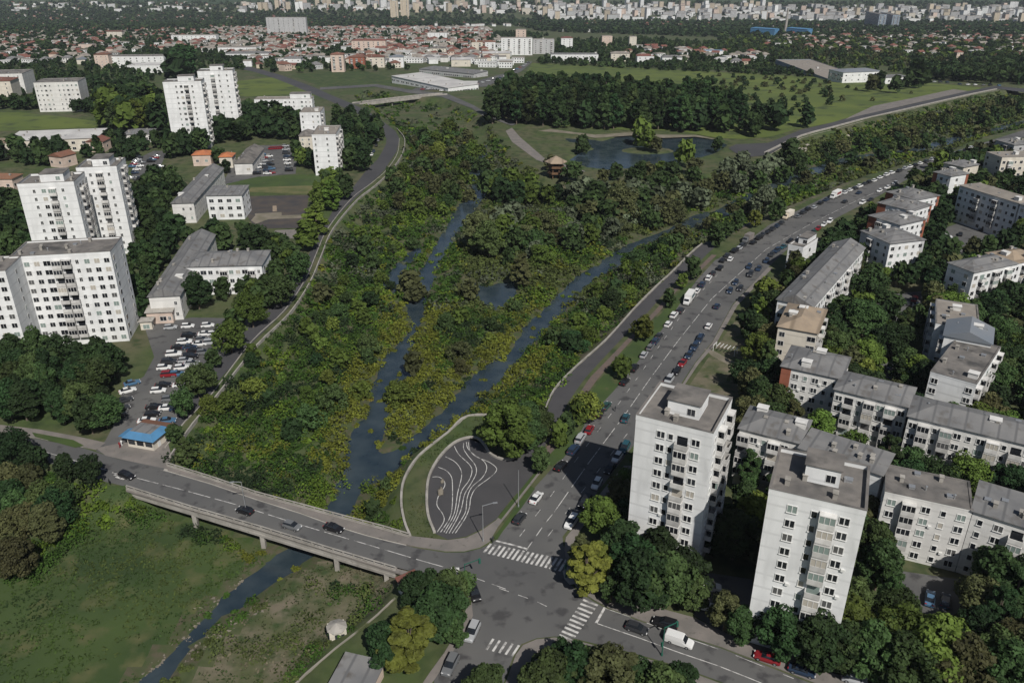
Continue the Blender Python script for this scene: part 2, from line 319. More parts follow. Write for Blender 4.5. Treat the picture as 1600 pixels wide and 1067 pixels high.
# water sheets
cx=(GX[:-1,:-1]+GX[1:,1:])/2; cy=(GY[:-1,:-1]+GY[1:,1:])/2
def water_mesh(name,keep,dz):
    f=np.stack([idx[:-1,:-1],idx[:-1,1:],idx[1:,1:],idx[1:,:-1]],-1)[keep]
    u,inv=np.unique(f,return_inverse=True); v=np.stack([GX.ravel()[u],GY.ravel()[u],zg(GY.ravel()[u])+dz],-1)
    o=link(bpy.data.objects.new(name,npmesh(name,v,inv.reshape(-1,4),M['water'],True))); o['kind']='structure'
kd=np.full(cx.shape,-1e9)
for c in chans: kd=np.maximum(kd,sdist(cx,cy,c))
water_mesh('river_water',(kd>-3.5)&inpoly(cx,cy,valley),WZ)
water_mesh('pond_water',sdist(cx,cy,lake)>-4,-.75)
def hills():
    xs=np.linspace(-9000,9000,150); ys=np.linspace(3850,9500,70); X,Y=np.meshgrid(xs,ys)
    base=zg(Y); t=sm(4050,6800,Y)
    H=t*(330+90*nz(X,Y,.0011)+45*nz(X,Y,.0031))+sm(3950,4700,Y)*(14+14*nz(X,Y,.006))
    i=np.arange(X.size).reshape(X.shape); f=np.stack([i[:-1,:-1],i[:-1,1:],i[1:,1:],i[1:,:-1]],-1).reshape(-1,4)
    m=mat('wooded_hills',(.028,.050,.022),.95,(.045,.065,.030),.004,third=((.07,.08,.045),.002,.55,.7))
    o=link(bpy.data.objects.new('hills',npmesh('hills',np.stack([X,Y,base+H-1],-1).reshape(-1,3),f,m,True))); o['kind']='structure'
hills()
# ---------------------------------------------------------------- roads, pavements, fields
BLOCK=[]                                         # ground nobody plants a tree on
def road(name,px,mt='asphalt',off=.03,block=True):
    o=sheet(name,px,mt,off)
    if block: BLOCK.append(W(px))
    return o
aveL=[(1620,197),(1535,224),(1480,240),(1437,254),(1395,268),(1340,289),(1287,309),(1237,334),(1200,353),(1157,385),(1117,407),(1087,440),(1037,508),(1007,543),(985,572),(955,608),(935,630),(912,658),(895,690),(875,718),(837,760),(815,792),(786,829)]
aveR=[(895,868),(880,852),(879,838),(905,806),(985,702),(1062,603),(1087,565),(1112,535),(1145,475),(1200,418),(1232,388),(1275,361),(1305,342),(1372,307),(1415,282),(1450,264),(1500,245),(1545,232),(1640,203)]
road('avenue',aveL+[(772,845),(760,856),(800,885),(880,900)]+aveR)
road('bridge_road',[(-60,668),(0,679),(60,686),(130,700),(200,722),(262,737),(330,757),(400,781),(470,803),(525,823),(575,838),(607,846),(650,856),(695,863),(725,863),(750,857),(770,848),(800,870),(880,852),(879,880),(884,905),(900,922),(925,938),(950,952),(1005,972),(1062,992),(1125,1012),(1200,1041),(1290,1076),(1400,1120),(1330,1160),(1230,1105),(1132,1067),(1065,1042),(1010,1026),(960,1012),(932,1006),(900,998),(867,994),(838,997),(815,1006),(803,1022),(795,1045),(780,1085),(680,1085),(678,1060),(700,1027),(725,988),(737,962),(735,940),(722,922),(680,902),(622,887),(520,858),(407,822),(297,790),(197,760),(162,752),(100,733),(60,716),(0,699),(-60,690)],off=.05)
roadLr=[(275,672),(295,653),(327,625),(337,600),(400,530),(450,482),(480,437),(494,400),(507,367),(520,345),(555,310),(600,267),(620,237),(624,217),(618,205),(598,191)]
roadLl=[(515,148),(494,138),(470,130),(440,120),(411,112),(379,104),(346,99),(314,92),(310,88),(350,93),(385,99),(420,108),(450,116),(480,127),(520,139),(550,150),(575,163)]
road('riverside_road',roadLr+[(590,187),(560,170),(530,157)]+roadLl+[(590,174),(606,186),(607,200),(606,222),(598,234),(590,248),(572,266),(550,294),(525,320),(495,375),(485,392),(465,430),(440,467),(400,500),(372,525),(350,545),(322,580),(300,610),(290,640),(262,672)][:0]+[(600,190)],off=.02) if False else None
road('riverside_road',[(262,690),(275,672),(295,653),(327,625),(337,600),(400,530),(450,482),(480,437),(494,400),(507,367),(520,345),(555,310),(600,267),(620,237),(624,217),(618,205),(598,190),(575,175),(550,162),(515,148),(494,138),(470,129),(440,118),(411,110),(379,102),(346,97),(340,100),(375,107),(405,115),(435,125),(462,136),(485,146),(515,158),(545,172),(575,186),(595,203),(604,217),(603,226),(598,236),(590,249),(572,267),(550,295),(525,321),(495,375),(485,393),(465,430),(440,467),(400,500),(372,527),(340,560),(318,590),(296,625),(278,652),(250,680)],'asphalt_dark',.06)
road('parking_lot',[(150,705),(165,688),(185,650),(190,610),(225,588),(241,558),(232,530),(225,508),(300,496),(345,497),(395,500),(372,528),(340,560),(318,590),(296,625),(280,652),(262,690),(268,715),(255,735),(200,722)],off=.04)
road('kiosk_square',[(150,700),(200,690),(262,690),(268,712),(262,733),(200,720),(165,712)],'pave',.07)
# walkway along the bank + brick strip
road('riverside_walkway',[(1180,345),(1130,362),(1097,382),(1082,395),(1050,427),(1030,445),(995,480),(950,530),(940,540),(900,575),(867,610),(850,648),(837,663),(822,690),(807,716),(830,738),(838,725),(850,700),(868,665),(890,625),(915,590),(950,552),(985,515),(1015,485),(1045,450),(1085,418),(1105,397),(1128,377),(1150,360),(1200,340)],'plaza',.05)
road('brick_strip',[(1112,398),(1092,418),(1052,452),(1022,487),(992,518),(958,553),(922,590),(897,627),(875,662),(855,697),(843,722),(848,722),(868,700),(886,664),(908,628),(934,592),(966,555),(1000,518),(1030,488),(1060,452),(1100,418),(1120,399)],'brickpath',.07)
plaza=[(700,843),(679,833),(669,806),(667,774),(671,744),(687,715),(708,694),(729,685),(746,686),(757,696),(765,709),(780,717),(794,719),(807,714),(822,700),(842,722),(835,738),(818,760),(799,780),(775,811),(754,826),(729,838)]
road('plaza_floor',plaza,'plaza',.06)
# pavements (raised 0.12 m behind a kerb)
def pavement(name,px,mt='pave',h=.12): 
    mb=MB(); mb.prism(W(px),-.2,h); o=mb.build(name,M[mt]); o['kind']='structure'; BLOCK.append(W(px))
pavement('pavement',[(262,727),(315,744),(400,772),(492,797),(600,826),(645,838),(700,844),(729,840),(754,828),(775,813),(800,782),(837,740),(845,727),(852,729),(830,757),(800,795),(778,823),(765,846),(750,855),(725,861),(695,861),(650,854),(607,844),(575,836),(525,821),(470,801),(400,779),(330,755),(262,735)])
pavement('pavement',[(884,840),(882,858),(886,885),(892,905),(905,922),(928,937),(952,950),(1005,970),(1062,990),(1125,1010),(1200,1038),(1290,1073),(1400,1115),(1400,1085),(1350,1067),(1282,1045),(1227,1020),(1180,1008),(1125,985),(1085,965),(1030,950),(1000,940),(960,925),(930,915),(912,900),(903,880),(898,850),(905,830),(960,765),(990,728),(975,728),(950,756)])
pavement('pavement',[(197,762),(297,792),(407,824),(520,860),(622,889),(680,904),(722,923),(737,941),(739,962),(727,988),(702,1027),(680,1060),(660,1085),(652,1080),(672,1050),(694,1020),(716,984),(728,960),(724,944),(712,930),(670,909),(617,894),(520,864),(407,829),(297,797),(197,767)])
pavement('pavement',[(1200,418),(1145,477),(1112,537),(1087,567),(1064,604),(1068,604),(1092,568),(1119,537),(1152,478),(1207,419)])
pavement('pavement',[(0,664),(60,671),(130,684),(165,692),(150,703),(130,699),(60,685),(0,677)])
pavement('traffic_island',[(867,996),(838,999),(817,1008),(806,1023),(798,1045),(783,1085),(1180,1100),(1132,1070),(1065,1045),(1010,1029),(960,1015),(932,1009),(900,1001)])
sheet('green_verge',[(1010,548),(985,580),(958,612),(937,634),(914,662),(897,694),(880,716),(862,728),(850,722),(870,698),(888,664),(912,630),(938,592),(970,555),(1003,520),(1035,488),(1065,452),(1087,440),(1040,507)],'lawn',.05)
sheet('green_verge',[(836,764),(814,795),(786,830),(776,845),(772,840),(790,815),(812,784),(830,760)],'lawn',.14)
sheet('green_verge',[(803,778),(778,809),(783,812),(806,783),(842,737),(838,735)],'lawn',.13)
sheet('embankment_grass',[(732,650),(700,677),(656,713),(634,750),(630,784),(634,812),(643,837),(700,843),(679,833),(669,806),(667,774),(671,744),(687,715),(708,694),(729,685),(800,710),(830,665),(848,648),(800,650)],'ground',.06)  # darker ground tint puts the plaza wall's shade into the strip's colour
sheet('green_verge',[(50,676),(115,688),(132,697),(118,700),(55,683)],'lawn',.15)
sheet('shrubby_lawn',[(1120,540),(1150,500),(1190,540),(1175,610),(1120,640),(1075,605)],'bankg',.03)
road('footpath',[(1100,545),(1115,548),(1165,575),(1190,560),(1193,566),(1165,585),(1112,556)],'path',.05)
# meadow of the flood plain and far fields
def msheet(name,px,mt,off,z=0): return sheet(name,px,mt,off,z)
msheet('meadow',[(812,128),(832,99),(900,102),(1000,107),(1100,112),(1200,117),(1300,122),(1420,128),(1500,134),(1540,138),(1400,168),(1300,192),(1240,204),(1205,214),(1160,218),(1120,216),(1060,205),(950,203),(850,195),(800,180),(780,150)],'meadow2',.10)
msheet('lawn',[(400,275),(512,272),(500,292),(470,293),(385,296),(350,288)],'lawn',.04)
msheet('dry_lawn',[(388,300),(392,293),(500,290),(488,303),(485,305)],'dry',.06)
road('sports_court',[(386,307),(483,305),(480,325),(472,350),(470,357),(400,357),(380,330)],'soil',.05)
sheet('court_marking',[(398,334),(440,332),(440,339),(400,341)],'path',.08)
road('school_yard',[(430,360),(475,358),(465,372),(420,376)],'pave',.05)
msheet('meadow',[(360,128),(440,120),(470,133),(500,147),(488,152),(400,153),(375,150)],'meadow2',.05)
msheet('meadow',[(455,118),(560,108),(610,122),(640,135),(580,136),(505,138)],'meadow',.05)
msheet('meadow',[(-60,176),(30,176),(150,190),(165,196),(150,200),(0,205),(-60,206)],'meadow2',.05)
road('minor_road',[(500,141),(585,136),(640,146),(690,152),(737,170),(757,183),(800,197),(808,194),(760,177),(740,165),(697,146),(655,143),(588,132),(500,137)],'asphalt',.16)
road('market_car_park',[(655,143),(690,140),(760,136),(815,112),(832,97),(826,97),(790,115),(740,128),(700,134),(650,138),(640,143)],'asphalt',.17)
road('park_path',[(800,200),(812,214),(850,247),(882,257),(915,268),(905,272),(870,262),(838,250),(800,222),(790,205)],'pave',.05)
road('park_path',[(840,205),(900,210),(930,216),(987,212),(1037,216),(1087,214),(1122,219),(1155,222),(1200,226),(1205,232),(1195,243),(1160,247),(1100,250),(1120,240),(1138,227),(1122,219),(1087,211),(1037,211),(987,207),(930,211),(860,202)],'path',.04,False)
road('embankment_road',[(1160,247),(1200,243),(1252,212),(1300,199),(1400,174),(1512,148),(1555,139),(1600,145),(1680,152),(1680,144),(1600,139),(1555,135),(1512,143),(1400,169),(1300,192),(1250,204),(1200,224),(1150,226),(1138,232)],'asphalt_dark',.15)
road('gravel_area',[(1320,188),(1365,166),(1420,155),(1490,140),(1512,143),(1420,164)],'pave',.18)
msheet('bare_field',[(1435,105),(1480,93),(1530,95),(1540,103),(1470,110)],'field',.2)
msheet('grass_slope',[(620,160),(690,156),(733,172),(760,200),(778,225),(740,215),(700,190),(650,172)],'dry',.25,-3.0) if False else None
road('car_park',[(345,290),(362,262),(395,228),(460,226),(465,240),(462,272),(400,277)],'asphalt',.05)
road('car_park',[(205,270),(215,248),(240,236),(262,236),(250,262),(262,285),(235,290),(208,282)],'asphalt',.05)
road('courtyard_road',[(1085,905),(1110,895),(1175,905),(1190,960),(1185,1000),(1125,985),(1085,962)],'asphalt',.04)
road('courtyard_road',[(1395,890),(1500,905),(1510,950),(1480,965),(1400,950)],'asphalt',.04)
road('courtyard_road',[(1335,478),(1372,462),(1440,455),(1445,500),(1425,520),(1395,520),(1400,490),(1350,492)],'asphalt',.04)
road('courtyard_road',[(1465,360),(1510,345),(1560,360),(1575,400),(1530,395),(1500,410),(1470,415)],'asphalt',.04)
road('courtyard_road',[(1340,560),(1430,570),(1440,598),(1380,592),(1345,572)],'asphalt',.04)
BLOCK.append([tuple(p) for p in W([(1075,605),(1120,540),(1150,500),(1175,560),(1150,630)])])
# bank walls
def wall_line(name,px,wd,z0,z1,mt,label,cat,sm_=4,z=0.):
    mb=MB(); strip_add(mb,smooth_line(W(px,z),sm_),wd,z0,z1); o=mb.build(name,M[mt]); return tag(o,label,cat)
wall_line('bank_wall',[(266,716),(302,664),(337,623),(402,541),(452,492),(484,444),(502,402),(520,360),(557,315),(587,291),(612,267),(629,241),(632,218),(620,202)],.35,-4.,.75,'concrete','long curving low concrete parapet between the riverside road and the overgrown river bed','wall')
wall_line('verge_kerb',[(258,700),(290,658),(330,617),(394,533),(444,486),(477,437),(495,395),(512,358),(549,311),(580,287),(604,266),(621,240),(624,217)],.25,-.1,.22,'concrete','pale kerb on the road side of the grass verge along the curving riverside road','kerb')
wall_line('river_edge_wall',[(800,650),(732,650),(700,676),(655,712),(632,748),(627,783),(632,815),(641,838)],.5,-3.,.35,'concrete','thin pale river edge wall curving round the grass strip beside the plaza','wall')
wall_line('plaza_wall',[(679,833),(669,806),(667,774),(671,744),(687,715),(708,694),(729,685),(746,686),(757,696),(765,709),(780,717),(794,719),(807,714),(817,706)],.55,-.1,.5,'concrete','wide pale curved seat wall round the plaza with wavy white floor lines','wall')
wall_line('walkway_wall',[(1097,381),(1081,394),(1049,426),(1029,444),(994,479),(949,529),(899,574),(866,609),(849,646),(836,662),(821,689)],.35,-2.,.4,'concrete','low sandy wall along the river side of the dark riverside walkway','wall')
wall_line('embankment_wall',[(1195,240),(1252,213),(1300,200),(1400,175),(1512,149),(1557,140)],1.2,-.3,.8,'concrete','long straight pale parapet on the far embankment below the meadow','wall',2)
def embank():
    top=smooth_line(W([(1200,243),(1252,216),(1300,203),(1400,177),(1512,150),(1562,141)]),2); bot=[]
    P=[Vector(p) for p in top]
    mb=MB(); n=len(P); vs=[]
    for i,p in enumerate(P):
        d=(P[min(i+1,n-1)]-P[max(i-1,0)]).normalized(); nn=Vector((d.y,-d.x)); z=float(zg(p.y)); q_=p+nn*9
        vs+= [(p.x,p.y,z+.1),(q_.x,q_.y,z-4.6)]
    mb.add(vs,[(2*i,2*i+1,2*i+3,2*i+2) for i in range(n-1)])
    tag(mb.build('embankment_slope',M['embank']),kind='structure')
embank()
wall_line('garden_wall',[(617,934),(590,960),(560,985),(525,1012),(478,1052),(455,1075)],.3,-4.,.15,'embank','dark narrow retaining wall running down from the red roofed kiosk past the small hut','wall',1)
# floor lines of the plaza
def Q(a): return [(640+x/6.154,660+y/6.154) for x,y in a]
lines=[[(220,525),(280,525),(330,560),(338,610),(300,670),(270,730),(265,800),(318,880),(330,950),(265,1055)],
[(275,430),(350,462),(400,520),(412,600),(410,800),(385,920),(298,1055)],[(345,330),(430,375),(485,440),(500,520),(462,680),(440,830),(410,920),(330,1055)],
[(430,230),(475,310),(575,405),(600,470),(570,560),(500,660),(470,800),(440,910),(350,1065)],[(520,200),(520,255),(560,320),(630,410),(640,490),(590,590),(530,690),(500,820),(460,920),(380,1065)],
[(545,190),(560,250),(620,310),(710,370),(742,440),(700,530),(600,620),(555,720),(540,850),(500,930),(410,1065)],[(565,190),(580,270),(640,330),(760,380),(832,435),(825,480),(760,540),(640,630),(590,720),(575,820),(535,920),(440,1065)]]
mb=MB()
for l in lines: strip_add(mb,smooth_line(W(Q(l)),5),.17,.075)
tag(mb.build('plaza_floor_lines',M['mark']),kind='structure')
sheet('corner_slab',[(879,893),(886,886),(897,900),(903,912),(890,914),(882,905)],'concrete',.14)
sheet('court_marking',[(392,345),(398,338),(470,336),(472,341),(420,343),(400,350)],'path',.07)
sheet('court_marking',[(426,322),(432,322),(433,331),(426,331)],'tan_roof',.09)
# painted markings
mb=MB()
def dash(px,wd=.16,on=3.,offl=3.,z=.075):
    P=[Vector(p) for p in W(px)]; carry=0; d=0
    for a,b in zip(P[:-1],P[1:]):
        L=(b-a).length; t=0
        while t<L:
            ph=(d%(on+offl))
            if ph<on:
                e=min(L,t+on-ph); 
                if e-t>.3: strip_add(mb,[tuple(a+(b-a)*t/L),tuple(a+(b-a)*e/L)],wd,z)
            else: e=min(L,t+on+offl-ph)
            d+=e-t+1e-4; t=e+1e-4
def solid(px,wd=.16,z=.075): strip_add(mb,W(px),wd,z)
dash([(866,800),(920,723),(975,650),(1017,590),(1060,532),(1112,467),(1197,390),(1267,350),(1340,313),(1400,287)],.17,8,2)
dash([(822,860),(850,820),(866,800)],.17,3,2)
dash([(812,838),(860,776),(905,712),(960,640),(1000,585),(1030,541),(1075,478),(1130,420)],.13,2.5,5)
dash([(856,838),(925,748),(990,665),(1050,585),(1085,535)],.13,2.5,6)
dash([(0,689),(67,705),(107,717),(175,737),(280,764),(375,790),(457,816),(490,826),(575,851),(625,866),(662,877),(705,889)],.17,6,1.2)
dash([(705,889),(737,901),(795,922)],.15,3,1.5); dash([(780,919),(837,939),(870,955)],.15,2,2)
solid([(930,973),(1000,997),(1060,1019),(1122,1040),(1175,1061),(1220,1080)],.17)
dash([(945,950),(1005,971),(1062,993),(1140,1020),(1240,1060)],.13,5,3)
dash([(0,677),(60,685),(130,699)],.12,4,2)
solid([(775,845),(800,851),(825,858)],.45); solid([(945,949),(931,974)],.45)
for i in range(17):                            # avenue crossing
    t=i/16; a=(757+t*118,858+t*24); 
    solid([(a[0]+10,a[1]-8.5+t*1),(a[0]-1,a[1]+5.5+t*5)],.48)
for i in range(10):                            # crossing on the bridge road
    t=i/9; a=(911-t*37,937+t*55); solid([a,(a[0]+23-t*2,a[1]+9)],.5)
for i in range(6): solid([(776+i*10-5,998+i*2.5),(764+i*10-4,1015+i*2.5)],.42)
for i in range(3): solid([(176+i*2.5,741+i*3.5-3),(190+i*2,745+i*3.5-3)],.5)
for k in range(10):
    u=300+k*9; solid([(u-40,560+k*-4),(u-22,562+k*-4)],.12)
tag(mb.build('road_markings',M['mark']),kind='structure')
# ---------------------------------------------------------------- buildings
FP=[]                                             # footprints
WIN={'w':(1.4,1.3),'s':(.8,1.15),'l':(2.1,1.35),'d':(1.9,1.4)}
WM={}
def win_mesh(k,lod):
    if (k,lod) in WM: return WM[(k,lod)]
    w_,h_=WIN[k]; f=MB(); g=MB()
    if lod==2:   # frame and pane in one mesh
        f.box(-w_/2-.1,w_/2+.1,-.05,.1,-h_/2-.12,h_/2+.08); f.box(-w_/2,-.04,-.08,-.052,-h_/2,h_/2,1); f.box(.04,w_/2,-.08,-.052,-h_/2,h_/2,1)
        WM[(k,lod)]=(f.mesh('window',[M['frame'],M['glass']]),None)
    else:
        b=.11; f.box(-w_/2-b,w_/2+b,-.1,.1,h_/2,h_/2+b); f.box(-w_/2-b-.05,w_/2+b+.05,-.2,.1,-h_/2-b,-h_/2)
        f.box(-w_/2-b,-w_/2,-.1,.1,-h_/2,h_/2); f.box(w_/2,w_/2+b,-.1,.1,-h_/2,h_/2)
        if k!='s': f.box(-.07,.07,-.09,.1,-h_/2,h_/2)
        g.box(-w_/2,w_/2,-.04,.05,-h_/2,h_/2)
        WM[(k,lod)]=(f.mesh('window',[M['frame']]),g.mesh('pane',[M['glass']]))
    return WM[(k,lod)]
BM_={}
def bal_mesh(wd,style,lod,dp=1.15):
    key=(round(wd,1),style,lod)
    if key in BM_: return BM_[key]
    f=MB(); g=MB(); hw=wd/2
    f.box(-hw,hw,-dp,0,-.12,.04); f.box(-hw,hw,-dp-.06,-dp+.04,.04,1.02); f.box(-hw-.04,-hw+.06,-dp,0,.04,1.02); f.box(hw-.06,hw+.04,-dp,0,.04,1.02)
    if style==1:      # glazed in
        f.box(-hw-.05,hw+.05,-dp-.08,0,2.35,2.5)
        n=4 if wd>2.4 else 3
        for i in range(n+1):
            x=-hw+i*wd/n; f.box(x-.05,x+.05,-dp-.05,-dp+.03,1.02,2.35)
        g.box(-hw+.03,hw-.03,-dp,-dp+.04+.4,1.03,2.34)
    else:
        g.box(-hw+.25,hw-.25,-.06,.05,.05,2.2)
    if lod==2:
        for i,fc in enumerate(g.f): pass
        f.add(g.v,g.f,1); BM_[key]=(f.mesh('balcony',[M['bal'],M['glass']]),None)
    else: BM_[key]=(f.mesh('balcony',[M['bal']]),g.mesh('glazing',[M['glass']]))
    return BM_[key]
def roof_clutter(p,W_,D,H,n,rs,far):
    for i in range(int(n*1.5)):
        x=rs.uniform(1.2,W_-1.2); y=rs.uniform(1.2,D-1.2); k=rs.random()
        mb=MB()
        if k<.12 and W_>8 and D>8 and far>0: mb.box(x-1.1,x+1.1,y-.9,y+.9,H-.3,H+1.3); mb.box(x-1.25,x+1.25,y-1.05,y+1.05,H+1.3,H+1.42); mb.build('roof_cabin',M['white2'],p); continue
        if k<.5: mb.box(x-.35,x+.35,y-.5,y+.5,H,H+1.1); mb.box(x-.45,x+.45,y-.6,y+.6,H+1.1,H+1.22); nm,mt='chimney','concrete'
        elif k<.8: mb.box(x-.5,x+.5,y-.5,y+.5,H,H+.45); mb.box(x-.58,x+.58,y-.58,y+.58,H+.45,H+.52); nm,mt='roof_hatch','steel'
        else: mb.cyl(x,y,H,H+.9,.14,n=6); mb.cyl(x,y,H+.9,H+1.05,.26,.2,6); nm,mt='vent_pipe','steel'
        mb.build(nm,M[mt],p)
def building(name,label,A,B,C,H,floors,wallm='white',roof='flat',roofm='bitumen',front=None,side=None,endw=1.3,az=None,cat='apartment block',group=None,endm=None,pent=False,clutter=5,D=None,seed=0,lod=None,skew=False,fh=None,z0=0.,wins=True,parapet=.5,obj='apartment_block'):
    rs=random.Random(seed+int(A[0]*7+A[1]))
    a=Vector(at(*A,H+z0)[:2]); b=Vector(at(*B,H+z0)[:2]); c=Vector(at(*C,H+z0)[:2])
    if az is not None:                            # use the forced facade azimuth, keep the pixel width
        u=Vector((math.sin(R(az)),math.cos(R(az)))); zt=H+z0+float(zg(a.y)); best=None
        for k in range(1,900):
            p=a+u*k*.1
            if proj(p.x,p.y,zt)[0]>=B[0]: b=p; break
    e=(b-a); W_=e.length; e.normalize(); nrm=Vector((-e.y,e.x))
    Dp=D if D else abs((c-b).dot(nrm))
    zb=float(zg(a.y))+z0; rz=math.atan2(e.y,e.x)
    t=thing(name,(a.x,a.y,zb),rz,label,cat,group)
    loc=lambda x,y:(a.x+e.x*x+nrm.x*y,a.y+e.y*x+nrm.y*y)
    fpoly=[loc(-1.5,-1.5),loc(W_+1.5,-1.5),loc(W_+1.5,Dp+1.5),loc(-1.5,Dp+1.5)]; FP.append(fpoly)
    far=math.hypot(a.x,a.y); lod=lod or (1 if far<215 else 2)
    camx=-a.x*e.x-a.y*e.y
    fh=fh or (H-.9)/floors
    rh={'flat':0,'hip':min(2.0,Dp*.16),'gable':min(2.6,Dp*.2),'mono':.6}[roof]
    mb=MB(); mb.box(0,W_,0,Dp,-1.5,H-.02); wl=mb.build('wall',M[wallm],t)
    if endm:                                       # coloured gable ends
        mb=MB(); mb.box(-.06,0,-.05,Dp+.05,0,H-.1); mb.box(-.06,endw,-.07,0,0,H-.1); mb.build('end_wall',M[endm],t)
        mb=MB(); mb.box(W_,W_+.06,Dp-1.6,Dp+.05,0,H-.1); mb.build('end_wall',M[endm],t)
    mb=MB(); ov=.45
    if roof=='flat':
        mb.box(.25,W_-.25,.25,Dp-.25,H-.02,H+.06); mb.build('roof',M[roofm],t)
        mb=MB(); q=.28; p_=parapet; hh=H+p_
        mb.box(-.04,W_+.04,-.04,q,H-.3,hh); mb.box(-.04,W_+.04,Dp-q,Dp+.04,H-.3,hh); mb.box(-.04,q,q,Dp-q,H-.3,hh-.003); mb.box(W_-q,W_+.04,q,Dp-q,H-.3,hh-.003)
        mb.build('parapet',M[wallm],t)
        mb=MB(); mb.box(-.1,W_+.1,-.1,q+.06,hh,hh+.06); mb.box(-.1,W_+.1,Dp-q-.06,Dp+.1,hh,hh+.06); mb.box(-.1,q+.06,q+.06,Dp-q-.06,hh,hh+.06); mb.box(W_-q-.06,W_+.1,q+.06,Dp-q-.06,hh,hh+.06)
        mb.build('coping',M['bitumen'],t)
    else:
        x0,x1,y0,y1=-ov,W_+ov,-ov,Dp+ov; z=H; th=.16
        if roof=='mono':
            mb.add([(x0,y0,z),(x1,y0,z),(x1,y1,z+rh),(x0,y1,z+rh),(x0,y0,z+th),(x1,y0,z+th),(x1,y1,z+rh+th),(x0,y1,z+rh+th)],[(0,3,2,1),(4,5,6,7),(0,1,5,4),(1,2,6,5),(2,3,7,6),(3,0,4,7)])
        else:
            long_x=(W_>=Dp); ins=(min(W_,Dp)/2 if roof=='hip' else 0)
            if long_x: r1,r2=(x0+ins,(y0+y1)/2,z+th+rh),(x1-ins,(y0+y1)/2,z+th+rh)
            else: r1,r2=((x0+x1)/2,y0+ins,z+th+rh),((x0+x1)/2,y1-ins,z+th+rh)
            vs=[(x0,y0,z),(x1,y0,z),(x1,y1,z),(x0,y1,z),(x0,y0,z+th),(x1,y0,z+th),(x1,y1,z+th),(x0,y1,z+th),r1,r2]
            fs=[(0,3,2,1),(0,1,5,4),(1,2,6,5),(2,3,7,6),(3,0,4,7)]
            fs+=([(4,5,9,8),(5,6,9),(6,7,8,9),(7,4,8)] if long_x else [(4,5,8),(5,6,9,8),(6,7,9),(7,4,8,9)])
            mb.add(vs,fs)
        mb.build('roof',M[roofm],t)
    if roof!='flat': roof_clutter(t,W_,Dp,H+rh*.35,clutter,rs,far)
    else: roof_clutter(t,W_,Dp,H+.05,clutter,rs,-1 if pent else far)
    if pent:
        px0,px1,py0,py1,ph=pent; mb=MB(); mb.box(px0*W_,px1*W_,py0*Dp,py1*Dp,H,H+ph); pw=mb.build('penthouse',M[wallm],t)
        mb=MB(); mb.box(px0*W_-.25,px1*W_+.25,py0*Dp-.25,py1*Dp+.25,H+ph,H+ph+.18); mb.build('roof',M['bitumen'],pw)
        wm,pm=win_mesh('w',2); o=link(bpy.data.objects.new('window',wm),pw); o.location=((px0*.25+px1*.75)*W_,py0*Dp,H+ph*.45)
    # facades
    spots=[]
    def facade(Wf,pat,org,ang,faces_cam):
        if not pat or not faces_cam: return
        cols=pat if isinstance(pat,list) else [((i+.5)/len(pat),k) for i,k in enumerate(pat)]
        for fr,k in cols:
            if k in '- ': continue
            x=fr*Wf
            for i in range(floors):
                z=i*fh+(H-.9-floors*fh)
                if k in 'bBg':
                    if i==0: continue
                    st=1 if (k=='g' or (k=='b' and rs.random()<.7)) else 0
                    spots.append((org,ang,x,z,k,st))
                else: spots.append((org,ang,x,z+fh*.56,k,0))
    def auto(Wf,base):
        n=max(2,int(Wf/2.9)); s=''
        while len(s)<n: s+=base
        return s[:n]
    if wins:
        fr=front if front is not None else auto(W_,rs.choice(['wbsw','wsbw','wbws','swbw']))
        sd=side if side is not None else auto(Dp,rs.choice(['w-w','wbw','-w-']))
        if isinstance(fr,str) and fr.startswith('*'): fr=auto(W_,fr[1:])
        if isinstance(sd,str) and sd.startswith('*'): sd=auto(Dp,sd[1:])
        facade(Dp,sd,(W_,0),math.pi/2,camx>W_)
        if not endm: facade(Dp,sd,(0,Dp),-math.pi/2,camx<0)
        facade(W_,fr,(0,0),0.,True)
    cnt={}; extra=MB(); ebal=MB()
    for org,ang,x,z,k,st in spots:
        ca,sa=math.cos(ang),math.sin(ang); px,py=org[0]+ca*x,org[1]+sa*x
        isb=k in 'bBg'; part='balcony' if isb else 'window'; cnt[part]=cnt.get(part,0)+1
        m1,m2=bal_mesh(3.3 if k=='B' else 2.4,st,lod) if isb else win_mesh(k,lod)
        if cnt[part]>100:
            tgt=ebal if isb else extra; M2=win_mesh(k,2)[0] if not isb else bal_mesh(2.7,st,2)[0]
            vs=[(px+ca*v.co.x-sa*v.co.y,py+sa*v.co.x+ca*v.co.y,z+v.co.z) for v in M2.vertices]; base=len(tgt.v); tgt.v+=vs
            for f in M2.polygons: tgt.f.append(tuple(base+i for i in f.vertices)); tgt.m.append(f.material_index)
            continue
        o=link(bpy.data.objects.new(part,m1),t); o.location=(px,py,z); o.rotation_euler=(0,0,ang)
        if m2: link(bpy.data.objects.new('glazing' if isb else 'pane',m2),o)
        if not isb and rs.random()<.10 and lod==1:
            mb=MB(); mb.box(px+ca*1.25-.3,px+ca*1.25+.3,py-.32 if ang==0 else py-.3,py-.02 if ang==0 else py+.3,z-1.0,z-.5)
            if ang==0: mb.build('air_conditioner',M['frame'],t)
    if extra.v: extra.build('window',[M['frame'],M['glass']],t)['kind']='stuff'
    if ebal.v: ebal.build('balcony',[M['bal'],M['glass']],t)['kind']='stuff'
    t['_r']=0; del t['_r']
    return t,W_,Dp,loc
g5='five storey slab blocks east of the avenue'
twf=[(.345,'w'),(.475,'s'),(.63,'b'),(.80,'w')]
